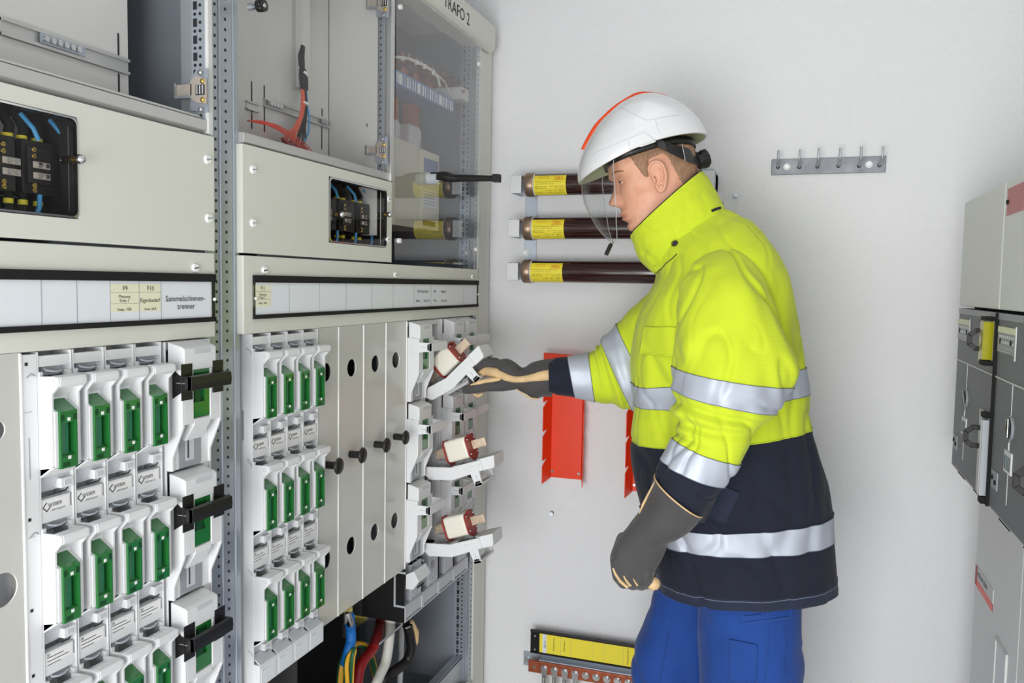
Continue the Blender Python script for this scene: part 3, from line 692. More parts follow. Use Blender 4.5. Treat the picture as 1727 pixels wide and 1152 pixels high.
b.obj('control_wire', None, label='white control wires tied along the insulators', cat='wire', loc=onX(712, 108, -0.9))
b = B(); X = -0.95
p0, p1 = onX(668, 400, X), onX(740, 392, X); zt = onX(740, 262, X).z; zb_ = onX(740, 390, X).z
t = thing('meter_unit', 'cream control device with blue display behind the clear cover', 'control device', (X, p1.y - 0.1, zb_))
ys = onX(712, 300, X).y
b.box((X - 0.15, 1.68, zb_), (X - 0.03, p1.y, zt + 0.012), 'cream'); b.box((X - 0.03, ys, zb_), (X, p1.y, zt), 'cream'); b.box((X - 0.03, 1.68, zb_), (X - 0.012, ys, zt + 0.01), 'cream')
b.obj('case', t, 0.002)
q = B(); q.box((X, ys + 0.010, zt - 0.055), (X + 0.002, p1.y - 0.012, zt - 0.02), 'bluec'); q.box((X, ys + 0.006, zt - 0.15), (X + 0.002, p1.y - 0.02, zt - 0.10), 'paper')
for k in range(5): q.box((X + 0.002, ys + 0.012, zt - 0.107 - 0.008 * k), (X + 0.0025, p1.y - 0.035, zt - 0.1085 - 0.008 * k), 'line')
q.box((X, ys + 0.006, zb_ + 0.01), (X + 0.003, p1.y - 0.03, zb_ + 0.022), 'dark'); q.obj('display', t)
for k, (xa, xb, yt) in enumerate(((664, 676, 200), (690, 711, 208))):
    a, c = onX(xa, yt, -0.97), onX(xb, yt, -0.97); z0 = zt + 0.004
    b = B(); b.prism([(a.y, z0), (c.y, z0), (c.y, a.z - 0.010), (c.y - 0.012, a.z), (a.y, a.z)], 0, -1.03, -0.97, 'pgrey')
    b.text('12'[k], 0.02, 'ink', fX(-0.969, c.y - 0.016, a.z - 0.05), 'l')
    b.obj('arc_chute', None, 0.002, label='grey arc chute marked %s behind the clear cover' % '12'[k], cat='arc chute', group='arc chutes', loc=(-1.0, a.y, z0))
    b = B(); b.box((-1.03, c.y + 0.004, z0), (-1.0, c.y + 0.05, a.z + 0.07), 'insul'); b.obj('phase_barrier', None, 0.002, label='orange phase barrier right of the arc chute marked %s' % '12'[k], cat='barrier', group='phase barriers', loc=(-1.0, c.y + 0.03, z0))
b = B(); b.box((-1.20, 1.66, 1.30), (-1.195, 2.19, 2.15), 'galvb'); b.obj('rear_plate', cab2)
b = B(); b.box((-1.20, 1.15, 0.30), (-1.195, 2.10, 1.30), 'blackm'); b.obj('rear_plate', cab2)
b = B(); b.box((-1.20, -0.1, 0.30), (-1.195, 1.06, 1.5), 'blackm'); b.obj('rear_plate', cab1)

# ---- wires in the left-hand compartment of the second cabinet
def wires():
    X = -0.955; t = thing('wire_bundle', 'bundle of taped orange, black and blue wires hanging in the upper compartment', 'wires', onX(512, 240, X))
    P = lambda x, y, dx=0: onX(x, y, X) + Vector((dx, 0, 0))
    b = B(); b.tube([P(511, 78), P(508, 95), P(509, 112)], [0.006, 0.009, 0.0085], 'blackm', 10, flat=.6); b.tube([P(509, 112), P(511, 124), P(512, 133), P(513, 152)], [0.006, 0.0105, 0.0115, 0.010], 'blackm', 10, flat=.7); b.obj('taped_end', t)
    b = B(); b.cyl(P(512, 124), P(511, 127), 0.0095, 'white', 12); b.cyl(P(513.5, 174), P(513, 177), 0.009, 'white', 12); b.obj('cable_tie', t)
    ends = [(477, 240), (481, 243), (486, 246), (490, 246), (495, 250), (499, 249), (504, 252), (509, 250), (513, 254)]
    for k, (x, y) in enumerate(ends):
        m = 'orangew' if k < 4 else ('blackm' if k < 8 else 'bluew'); b = B(); o = (k - 4) * 0.9
        b.tube([P(512 + o * .8, 150, 0.001 * (k % 3)), P(513 + o, 175, 0.002 * (k % 2)), P(512 + o * 1.6, 195), P((x + 2 * 512) / 3 + o * 1.2, 215), P(x + 6, y - 14), P(x, y)] if k < 8 else
               [P(516, 150), P(518, 175), P(522, 200), P(520, 225), P(512, 240)], 0.0022, m, 8); b.obj('wire', t)
        b = B(); b.tube([P(x - 4, y - 6, .004), P(x + 8, y + 6, .004)], 0.0035, 'redw', 8); b.obj('red_ferrule', t)
    b = B(); a = [(414, 204), (440, 206), (462, 213), (482, 224), (500, 238), (514, 250), (523, 262)]
    for dz in (-2, 0, 2, 4, 6): b.tube([P(x, y + dz * (0.2 + i * .55), 0.006 + .001 * dz) for i, (x, y) in enumerate(a)], 0.0011, 'orange', 6)
    b.obj('orange_wires', t)
wires()
# ---------------------------------------------------------------- slim fuse-switch strips (50 mm wide)
ZB = 0.762                                        # base of the strips
def slim_carrier(parent, zt):
    """swing-out cover with carrying bar and green window; zt = its top, local"""
    b = B(); pf = [(0, 0), (.021, .001), (.030, 0), (.0315, -.003), (.0315, -.009), (.020, -.021), (.020, -.107), (.0, -.121)]
    for y in (0.001, 0.0395): b.prism([(x, zt + z) for x, z in pf], 1, y, y + 0.003)
    b.prism([(.018, zt + .0015), (.0305, zt + .0005), (.032, zt - .003), (.032, zt - .0095), (.027, zt - .013), (.018, zt - .010)], 1, 0.0035, 0.0400)
    b.box((0, .004, zt - .045), (.004, .0395, zt - .008))
    b.prism([(.018, zt - .010), (.004, zt - .026), (.0, zt - .026), (.0, zt - .006)], 1, .004, .0395)
    b.prism([(.0, zt - .03), (.003, zt - .03), (.0215, zt - .042), (.0215, zt - .108), (0, zt - .1215)], 1, .004, .0085)
    b.prism([(.0, zt - .03), (.003, zt - .03), (.0215, zt - .042), (.0215, zt - .108), (0, zt - .1215)], 1, .0335, .0395)
    b.prism([(.0, zt - .112), (.0215, zt - .108), (.0205, zt - .1095), (0, zt - .1225)], 1, .001, .0425)
    b.tube([(.023 + .0028 * cos(a), .0008, zt - .006 + .0028 * sin(a)) for a in [pi * i / 6 for i in range(13)]], .0006, 'plastic_in', 6)
    o = b.obj('fuse_carrier', parent, 0.0009, local=True)
    b = B(); w0, w1 = .0085, .0335
    b.prism([(.004, zt - .029), (.0245, zt - .042), (.0245, zt - .056), (.012, zt - .057), (.004, zt - .04)], 1, w0, w1, 'green')
    b.box((.005, w0, zt - .111), (.0115, w1, zt - .05), 'greend'); b.box((.0115, w0, zt - .111), (.0245, w0 + .0022, zt - .055), 'green'); b.box((.0115, w1 - .0022, zt - .111), (.0245, w1, zt - .055), 'green')
    b.prism([(.0115, zt - .092), (.0225, zt - .096), (.0245, zt - .098), (.0245, zt - .111), (.0115, zt - .111)], 1, w0, w1, 'green')
    b.cyl((.011, .0215, zt - .095), (.011, .0215, zt - .057), .0085, 'green2', 18)
    b.box((.0235, w0 + .001, zt - .0535), (.0248, w0 + .006, zt - .046), 'greend'); b.box((.0235, w1 - .006, zt - .0535), (.0248, w1 - .001, zt - .046), 'greend'); b.box((.0235, w0 + .003, zt - .109), (.0248, w0 + .013, zt - .1035), 'greend')
    for z in (-.052, -.0985): b.box((.0246, .0190, zt + z - .002), (.0252, .0230, zt + z + .002), 'white')
    b.obj('green_window', o, local=True)
    return o
def slim_strip(label, group):
    t = thing('fuse_switch_strip', label, 'fuse switch', (0, 0, 0), group)
    H = 0.598; b = B()
    b.box((-.045, 0, 0), (-.032, .050, H)); b.box((-.045, 0, 0), (0, .0018, H)); b.box((-.045, .0482, 0), (0, .050, H))
    for zt in (0.593, 0.403, 0.213):               # top beam or lower ledge of each recess
        b.box((-.012, .0018, zt - .013), (-.001, .0482, zt)); b.box((-.0125, .0018, zt - .024), (-.012, .0482, zt - .012), 'plastic_in')
        b.box((-.032, .002, zt - .034), (-.031, .048, zt - .012), 'plastic_grey')
        for y in (.0018, .0432): b.box((-.008, y, zt - .026), (.0012, y + .005, zt - .019))
    for zt in (.569, .379, .189):
        zb = zt - .121
        b.prism([(-.032, zb + .006), (-.002, zb + .003), (-.010, zb - .022), (-.032, zb - .022)], 1, .0018, .0482, 'plastic_in')
        b.box((-.010, .030, zb - .020), (.001, .0482, zb - .008)); b.box((-.006, .034, zb - .017), (.0015, .044, zb - .011), 'plastic_in')
        b.tube([(-.002, .028, zb - .0245), (-.001, .038, zb - .024), (-.003, .044, zb - .021)], .0009, 'dark', 6)
    for z in (.575, .39, .385, .2, .06): b.tube([(-.010, -.0002, z), (-.004, -.0004, z - .004), (-.001, -.0002, z - .010)], .0007, 'plastic_grey', 6)
    b.box((-.020, -.0004, .42), (-.017, .0001, .47), 'plastic_grey'); b.box((-.033, -.0004, .574), (-.028, .0001, .578), 'dark')
    b.obj('base', t, 0.0006, local=True)
    for k, zt in enumerate((.569, .379, .189)):
        slim_carrier(t, zt)
        b = B(); z0 = zt + .002                      # fan-shaped contact cover in the recess above the carrier
        for i in range(4):
            a0 = 0.25 + 0.33 * i
            b.prism([(-.029 + .012 * sin(a0), z0 + .002 + .010 * (1 - cos(a0))), (-.025 + .011 * sin(a0), z0 + .003 + .010 * (1 - cos(a0))), (-.018, z0 + .0165), (-.030, z0 + .016)], 1, .018 + .004 * i, .022 + .004 * i, 'clip')
        b.tube([(-.012, .014, z0 + .010), (-.004, .015, z0 + .004), (-.002, .022, z0 + .002), (-.003, .032, z0 + .001), (-.006, .040, z0 + .002)], .0016, 'clip', 8)
        b.prism([(.014, z0 + .012), (.019, z0 + .012), (.022, z0 + .003), (.034, z0), (.040, z0 + .001), (.040, z0 - .003), (.014, z0 - .003)], 0, -.014, -.010, 'clip')
        b.obj('contact_cover', t, 0.0006, local=True)
    for k, zt in enumerate((.419, .229)):
        b = B(); b.box((-.012, .0018, zt - .023), (-.0015, .045, zt), 'plastic'); x = -.0012
        b.box((-.0015, .004, zt - .021), (x, .043, zt - .002), 'white')
        if k == 0:
            for a in ((0, 1), (1, 0), (0, -1), (-1, 0)):
                c = (.010, zt - .010); p, q = Vector((c[0] + a[0] * .0055, c[1] + a[1] * .0055)), Vector((c[0] + a[1] * .0055, c[1] - a[0] * .0055))
                if a == (0, 1): continue
                b.cyl((x + .0002, p.x, p.y), (x + .0002, q.x, q.y), .0006, 'ink', 5)
            b.text('WEBER', .0065, 'ink', fX(x + .0003, .0115, zt - .0105)); b.text('VERTIGROUP', .0034, 'ink', fX(x + .0003, .0165, zt - .0165))
        else:
            for i in range(3): b.box((x, .006, zt - .0075 - .0045 * i), (x + .0002, (.030, .038, .026)[i], zt - .0066 - .0045 * i), 'ink')
            b.text('30', .005, 'ink', fX(x + .0003, .005, zt - .0055))
        b.obj('name_plate' if k == 0 else 'rating_plate', t, local=True)
    b = B(); b.box((-.02, .0005, -.002), (.012, .0495, .036), 'plastic'); b.box((.012, .004, .001), (.0125, .046, .030), 'paper')
    b.prism([(.006, .036), (.012, .036), (-.006, .048), (-.01, .048)], 1, .004, .046, 'plastic_in')
    for i in range(4): b.box((.0125, .008 + .004 * i, .025), (.0127, .0105 + .004 * i, .0258), 'ink')
    b.obj('terminal_cover', t, 0.0008, local=True)
    return t
slim = slim_strip('x', None)
words = ('first', 'second', 'third', 'fourth')
def place(o, loc, label, group):
    o.location = loc; o['label'] = label; o['group'] = group; return o
for k in range(4):
    s_ = slim if k == 0 else copy_tree(slim)
    place(s_, (XP, 0.753 + 0.0515 * k, ZB), 'slim white fuse switch strip under the Sammelschienentrenner cabinet panel, %s from the left edge' % words[k], 'slim fuse switch strips in the near cabinet')
for k in range(4):
    s_ = copy_tree(slim)
    place(s_, (XP, 1.166 + 0.0505 * k, ZB), 'slim white fuse switch strip with green windows right of the perforated posts, %s of four' % words[k], 'slim fuse switch strips in the TRAFO 2 cabinet')
# white edge cover left of the near strips
b = B(); b.box((-.90, .7325, .45), (-.850, .7525, 1.358), 'plastic')
for z in (1.345, 1.16, 1.05, .97): b.box((-.8502, .736, z), (-.8495, .740, z + .004), 'dark')
for z in (1.29, 1.14): b.box((-.8502, .734, z), (-.8496, .745, z + .0006), 'plastic_grey')
b.box((-.8502, .739, 1.21), (-.8496, .7405, 1.26), 'plastic_grey')
for z in (1.335, 1.145): b.tube([(-.85, .738, z - .004), (-.849, .744, z), (-.85, .750, z - .003)], .0008, 'plastic_grey', 6)
b.obj('edge_cover', cab1, 0.001)

# ---------------------------------------------------------------- wide fuse-switch strips (100 mm)
def wide_carrier(parent, zt, hm='plastic', name='fuse_carrier', hx=.063, rot=None):
    """cover: zt = local top. If rot is given the cover is swung out by rot about its bottom hinge."""
    X = None
    if rot is not None:
        h = Matrix.Translation((0.003, 0, zt - .186)); X = h @ Matrix.Rotation(rot, 4, 'Y') @ h.inverted()
    b = B(); b.X = X
    # hood
    b.prism([(0.002, zt), (.026, zt - .006), (.031, zt - .009), (.031, zt - .040), (.002, zt - .040)], 1, .004, .072)
    # body with two cheeks, sloping in towards the hinge
    pf = [(0, zt - .036), (.030, zt - .038), (.030, zt - .121), (.011, zt - .166), (.011, zt - .186), (0, zt - .186)]
    if rot is not None: h_ = zt - .186; pf = [(-.014, h_ + .003), (.004, h_ + .070), (.004, h_ + .150), (.030, h_ + .150), (.035, h_ + .067), (.020, h_ + .006), (.002, h_ - .004)]
    for y in (0, .080): b.prism(pf, 1, y, y + .005)
    b.prism([(.012, zt - .036), (.030, zt - .038), (.030, zt - .118), (.012, zt - .118)], 1, .004, .024)
    b.prism([(.012, zt - .036), (.030, zt - .038), (.030, zt - .118), (.012, zt - .118)], 1, .060, .081)
    b.prism([(.004, zt - .104), (.030, zt - .112), (.030, zt - .121), (.014, zt - .145), (.006, zt - .145)], 1, .024, .060)
    b.box((.002, .005, zt - .186), (.008, .018, zt - .13)); b.box((.002, .064, zt - .186), (.008, .080, zt - .13))
    o = b.obj(name, parent, 0.0011, local=True)
    b = B(); b.X = X; b.box((.004, .018, zt - .184), (.009, .064, zt - .13), 'plastic_grey'); b.box((.009, .030, zt - .176), (.0095, .048, zt - .132), 'plastic_in')
    b.box((.0092, .034, zt - .172), (.0102, .036, zt - .14), 'dark'); b.obj('latch_plate', o, local=True)
    b = B(); b.X = X; b.box((.010, .0242, zt - .110), (.022, .0598, zt - .018), 'green2'); b.box((.022, .0242, zt - .046), (.0285, .0598, zt - .018), 'green'); b.box((.022, .0242, zt - .110), (.0285, .0598, zt - .088), 'green'); b.box((.022, .050, zt - .088), (.0285, .0598, zt - .046), 'green')
    b.box((.020, .030, zt - .056), (.0282, .054, zt - .046), 'greend'); b.box((.020, .028, zt - .10), (.0282, .040, zt - .07), 'greend')
    b.cyl((.0284, .043, zt - .086), (.0290, .043, zt - .086), .0016, 'dark', 8); b.box((.0312, .0242, zt - .017), (.0316, .0598, zt - .010), 'plastic_in')
    b.obj('green_window', o, local=True)
    b = B(); b.X = X
    for y in (-.0015, .0815): b.prism([(.014, zt - .037), (.026, zt - .046), (hx, zt - .0475), (hx, zt - .066), (.030, zt - .070), (.014, zt - .080)], 1, y, y + .005, hm)
    b.prism([(hx - .006, zt - .046), (hx, zt - .0475), (hx + .001, zt - .058), (hx, zt - .0665), (hx - .006, zt - .068)], 1, -.0015, .0865, hm)
    b.box((hx - .011, -.0019, zt - .064), (hx - .006, -.0014, zt - .050), 'dark')
    b.box((hx - .026, -.0019, zt - .0575), (hx - .011, -.0014, zt - .0565), 'plastic_grey')
    if hm == 'black':
        b.box((.0305, -.003, zt - .082), (.0315, .020, zt - .030), hm); b.box((.0305, .064, zt - .078), (.0315, .088, zt - .030), hm)
    b.obj('handle', o, 0.0012, local=True, label='black carrying handle' if hm == 'black' else None)
    return o, X
def wide_base(t, n=3, dark=()):
    b = B(); b.box((-.06, 0, .02), (-.045, .098, .597)); b.box((-.06, 0, .02), (0, .003, .597)); b.box((-.06, .095, .02), (0, .098, .597))
    b.box((-.045, .003, .585), (-.004, .095, .597)); b.box((-.045, .003, .02), (-.004, .095, .03)); b.box((-.03, .083, .02), (-.003, .095, .597))
    for k in range(n):
        z = .597 - .19 * k
        b.box((-.045, .003, z - .19), (-.004, .095, z - .187)); b.box((-.044, .02, z - .07), (-.01, .07, z - .02), 'plastic_grey'); b.box((-.044, .02, z - .16), (-.015, .07, z - .11), 'plastic_grey')
        b.box((-.02, .03, z - .065), (-.008, .034, z - .025), 'dark'); b.box((-.02, .052, z - .065), (-.008, .056, z - .025), 'dark')
    b.obj('base', t, 0.0008, local=True)
W4 = ('directly right of the four blank covers', 'whose three carriers are swung open with fuses', 'behind the open carriers, second from the right post', 'next to the right-hand cabinet post')
def wide_strip(hm='plastic', hx=.063, pitch=.19, n=3):
    t = thing('wide_fuse_switch', 'x', 'fuse switch'); wide_base(t, n)
    for k in range(n): wide_carrier(t, .597 - .19 * k, hm, hx=hx)
    return t
w0 = wide_strip(); place(w0, (XP, 1.746, ZB), 'wide white fuse switch strip with closed carriers ' + W4[0], 'wide fuse switch strips')
for k in (2, 3): place(copy_tree(w0), (XP - (.004 if k == 3 else 0), 1.746 + .1 * k, ZB), 'wide white fuse switch strip ' + W4[k], 'wide fuse switch strips')
b = B(); b.prism([(0, .0), (.020, .010), (.034, -.012), (.018, -.034), (0, -.034)], 1, .004, .07)
b.box((.0005, .008, -.0005), (.001, .01, 0), 'paper'); b.X = Matrix.Translation((0, 0, 0))
for i in range(4): b.box((.0265, .012, -.021 - .0035 * i), (.0285 - .0019 * i, .058 - .01 * (i % 2), -.0218 - .0035 * i), 'ink')
b.obj('rating_flap', w0, 0.0008, local=True, loc=(0.0, 0, .022))
# opened unit
wo = thing('wide_fuse_switch', 'wide white fuse switch strip ' + W4[1], 'fuse switch', (XP, 1.846, ZB), 'wide fuse switch strips'); wide_base(wo)
ANG = (radians(46), radians(71.5), radians(71.5))
def fuse_link(name, k, X, zt):
    lab = ('in the half-open carrier gripped by the gloved hand', 'in the middle swung-open carrier', 'in the lowest swung-open carrier')[k]
    F = Matrix.Translation((XP, 1.846, ZB)) @ X; c = F @ Vector((-.031, .043, zt - .096))
    R = (F.to_3x3()); t = thing('fuse_link', 'cream fuse link with red end plates ' + lab, 'fuse', c, 'fuse links in the open carriers'); t.rotation_euler = R.to_euler()
    b = B(); b.box((-.028, -.028, -.030), (.026, .028, .030), 'ceramic'); b.obj('body', t, 0.007, local=True, seg=4)
    for s_ in (-1, 1):
        b = B(); b.prism([(-.025, -.024), (-.018, -.030), (.018, -.030), (.025, -.024), (.034, -.010), (.034, .010), (.025, .024), (.018, .030), (-.018, .030), (-.025, .024)], 2, s_ * .029, s_ * .0325, 'redp')
        b.prism([(-.029, -.010), (-.024, -.012), (-.024, .012), (-.029, .010)], 2, s_ * .029, s_ * .038, 'redp')
        for x, y in ((-.018, -.022), (-.018, .022), (.018, -.022), (.018, .022)): b.sph((x, y, s_ * .033), .003, 'steel', n=8)
        b.obj('end_plate', t, 0.0008, local=True, label='dark red end plate')
        b = B(); b.box((-.012, -.003, s_ * .033), (.010, .003, s_ * .070), 'blade'); b.obj('contact_blade', t, 0.001, local=True)
    return t
for k in range(3):
    zt = .597 - .19 * k; o, X = wide_carrier(wo, zt, rot=ANG[k], name='open_fuse_carrier')
    b = B(); b.X = X
    b.box((.002, .018, zt - .052), (.010, .068, zt - .046), 'plastic'); b.box((.002, .018, zt - .150), (.010, .068, zt - .144), 'plastic')
    b.box((.000, .034, zt - .078), (.008, .052, zt - .064), 'plastic_grey'); b.box((-.007, .040, zt - .074), (.002, .046, zt - .070), 'plastic')
    b.obj('fuse_clip', o, local=True)
    fuse_link('fuse_link', k, X, zt)
# busbar disconnector with black handles (near cabinet)
t = thing('wide_fuse_switch', 'x', 'fuse switch'); wide_base(t)
for k in range(3):
    wide_carrier(t, .597 - .19 * k, 'black', hx=.047)
place(t, (XP, .964, ZB), 'white busbar disconnector with three black handles beside the perforated posts', 'busbar disconnector'); del t['group']; t['category'] = 'disconnector'
t.name = 'busbar_disconnector'

# ---------------------------------------------------------------- clear terminal shrouds below the wide strips
def shroud():
    t = thing('terminal_shroud', 'x', 'terminal cover')
    b = B(); b.box((-.115, 0.0003, 0), (-.002, .002, .128), 'black'); b.box((-.115, .002, 0), (-.002, .098, .002), 'smoke'); b.obj('side_wall', t, local=True)
    b = B()
    for p0, p1 in (((-.030, 0, .036), (0, .003, .041)), ((-.030, 0, .041), (-.025, .003, .118)), ((-.030, 0, .118), (0, .003, .123))): b.box(p0, p1, 'clearf')
    b.obj('wall_rim', t, local=True)
    b = B(); rect_frame(b, -.006, 0, .002, .098, 0, .040, .004, 'plastic_in'); b.box((-.004, .006, .006), (-.002, .094, .036), 'plastic_in')
    b.box((-.028, .002, .034), (0, .098, .038), 'plastic_in'); b.obj('label_frame', t, 0.0008, local=True)
    b = B(); b.box((-.028, .002, .040), (-.026, .040, .128), 'dark'); b.box((-.006, .040, .038), (-.003, .096, .128), 'clearf'); b.box((-.026, .038, .038), (-.004, .040, .128), 'clearf')
    b.cyl((-.003, .062, .09), (-.0015, .062, .09), .010, 'plastic_grey', 16)
    for y, z in ((.05, .115), (.09, .115), (.05, .05), (.09, .05)): b.sph((-.003, y, z), .0018, 'white', n=6)
    b.obj('front_cover', t, 0.0008, local=True)
    return t
s0 = shroud()
for k in range(4):
    s_ = s0 if k == 0 else copy_tree(s0)
    place(s_, (XP, 1.746 + .1 * k, .646), 'smoky clear terminal shroud with label frame, %s' % ('nearest the hanging cables', 'second from the hanging cables', 'third from the hanging cables', 'beside the perforated frame of the right post')[k], 'terminal shrouds')
b = B(); b.box((-.95, 1.63, .640), (-.948, 1.745, .775), 'smoke'); b.box((-.95, 1.63, .640), (-.855, 1.745, .642), 'smoke'); b.box((-.857, 1.63, .640), (-.855, 1.745, .645), 'clearf')
b.obj('clear_apron', cab2)
b = B(); b.box((-1.0, 1.20, .55), (-.88, 1.205, .74), 'smoke'); b.box((-.90, 1.22, .60), (-.898, 1.37, .74), 'smoke'); b.box((-.898, 1.30, .60), (-.86, 1.305, .66), 'clearf')
b.tube([(-.88, 1.30, .675), (-.875, 1.31, .662), (-.875, 1.33, .660), (-.88, 1.345, .670)], .004, 'clearf', 8); b.obj('clear_terminal_cover', cab2)
for k in range(4):
    b = B(); b.box((-.97, 1.21 + .045 * k, .48), (-.96, 1.235 + .045 * k, .74), 'copper'); b.obj('copper_lug', cab2)
b = B(); b.box((-1.19, 2.184, .30), (-.905, 2.190, 1.35), 'galvb'); b.obj('side_sheet', cab2)
b = B(); b.box((-.905, 1.15, .369), (-.88, 2.19, .373), 'galv'); b.box((-.885, 1.15, .30), (-.88, 2.19, .375), 'galv'); p = onX(708, 1140, -.878); b.cyl((-.88, p.y, .355), (-.874, p.y, .355), .010, 'steel', 6); b.obj('lower_crossbar', cab2)
b = B()
for k in range(7):
    y = 1.40 + .045 * k; b.cyl((-.90, y, .765), (-.885, y, .765), .011, 'cap', 14); b.cyl((-.885, y, .765), (-.883, y, .765), .007, 'steel', 12)
b.box((-.93, 1.38, .748), (-.90, 1.72, .775), 'copper'); b.obj('busbar_bolts', cab2)

# ---------------------------------------------------------------- cables
def cab_tube(name, pts, r, m, label, X=-.94, n=14, extra=None, flat=1):
    P = [onX(x, y, X + (dx if dx else 0)) for (x, y, dx) in pts]; b = B()
    S = []                                        # Catmull-Rom
    for i in range(len(P) - 1):
        p0, p1, p2, p3 = P[max(i - 1, 0)], P[i], P[i + 1], P[min(i + 2, len(P) - 1)]
        for k in range(6):
            t = k / 6; S.append(0.5 * ((2 * p1) + (p2 - p0) * t + (2 * p0 - 5 * p1 + 4 * p2 - p3) * t * t + (3 * p1 - p0 - 3 * p2 + p3) * t ** 3))
    S.append(P[-1]); b.tube(S, r, m, n, flat=flat)
    base = S[-1]
    if extra: extra(b, P, S)
    o = b.obj(name, None, loc=base); return tag(o, label, 'cable')
cab_tube('power_cable', [(643, 1040, -.03), (638, 1068, 0), (628, 1095, 0), (612, 1115, 0), (605, 1135, 0), (602, 1165, 0), (602, 1220, -.02)], .0125, 'redw', 'dark red power cable left of the white cable under the fuse cabinet')
cab_tube('power_cable', [(658, 1035, -.0), (658, 1060, 0), (655, 1090, 0), (650, 1118, 0), (640, 1140, 0), (632, 1165, 0), (628, 1220, -.02)], .0125, 'whitew', 'white power cable between the dark red and black cables', X=-.93)
def shield(b, P, S):
    b.tube([P[0] + Vector((.008, .010, .006)), P[1] + Vector((.010, .012, .01)), P[1] + Vector((.010, .013, -.015)), P[2] + Vector((.008, .014, .006))], [.005, .009, .007, .002], 'tan', 8)
    b.tube([P[0] + Vector((.006, -.02, .0)), P[0] + Vector((.010, .004, -.003)), P[0] + Vector((.006, .012, .004))], .002, 'whitew', 6)
    b.tube([P[0] + Vector((.008, .008, .004)), P[1] + Vector((.008, .006, .01))], [.004, .001], 'white', 6)
cab_tube('power_cable', [(687, 1054, 0), (692, 1075, 0), (694, 1095, 0), (686, 1115, -.01), (668, 1130, -.02), (650, 1143, -.03), (640, 1165, -.04)], .013, 'black', 'black power cable with a torn copper screen at its top', X=-.915, extra=shield)
cab_tube('thin_cable', [(678, 1030, -.03), (677, 1060, -.03), (676, 1100, -.03), (674, 1165, -.03)], .008, 'pgrey', 'thin pale grey cable hanging behind the black cable', X=-.95)
cab_tube('blue_cable', [(589, 1040, .02), (591, 1058, 0), (592, 1080, 0), (588, 1096, 0), (582, 1120, -.01)], .0115, 'blues', 'cable end wrapped in blue tape under the bolts', X=-.92,
         extra=lambda b, P, S: (b.tube([P[0] + Vector((0, -.006, .01)), P[0] + Vector((.004, -.004, -.008)), P[1] + Vector((0, 0, .004))], [.007, .008, .009], 'steel', 8), b.box((P[0].x - .004, P[0].y - .02, P[0].z - .01), (P[0].x, P[0].y + .014, P[0].z + .018), 'steel')))
cab_tube('earth_cable', [(570, 1200, 0), (573, 1150, 0), (577, 1118, 0), (588, 1095, 0), (606, 1086, .01), (620, 1096, .01), (628, 1115, 0), (633, 1140, 0)], .0085, 'stripe', 'green and yellow earth cable forming the outer loop', X=-.972)
cab_tube('earth_cable', [(588, 1200, 0), (585, 1150, 0), (584, 1122, 0), (588, 1106, 0), (597, 1096, .01), (594, 1112, .01), (592, 1150, 0), (592, 1200, 0)], .0065, 'stripe', 'green and yellow earth cable in the tight inner loop', X=-.915)

# ---------------------------------------------------------------- wall items
# fuse tube rack
yT = YW - .062; RT = .0325
rack = thing('fuse_tube_bracket', 'zinc wall bracket strip at the left ends of the brown fuse tubes', 'bracket', (0, 0, 0))
zt_ = [onY(940, 311, yT).z, onY(940, 385, yT).z, onY(940, 458, yT).z]; xa = onY(884, 385, YW - .01).x
rack.location = (xa, YW, zt_[2])
b = B(); b.box((xa, YW - .004, zt_[2] - .03), (xa + .036, YW, zt_[0] + .04), 'galvb'); b.obj('strip', rack, .001)
p = onY(888, 427, YW); b = B(); b.cyl((p.x, YW - .004, p.z), (p.x, YW - .008, p.z), .011, 'white', 16); b.cyl((p.x, YW - .008, p.z), (p.x, YW - .013, p.z), .006, 'steel', 6); b.obj('screw', rack)
xr = onY(1180, 300, YW - .01).x
rk2 = thing('fuse_tube_bracket', 'zinc wall bracket strip at the right ends of the tubes, mostly behind the head', 'bracket', (xr, YW, zt_[2]))
b = B(); b.box((xr, YW - .004, zt_[2] - .03), (xr + .036, YW, zt_[0] + .04), 'galvb'); b.obj('strip', rk2, .001)
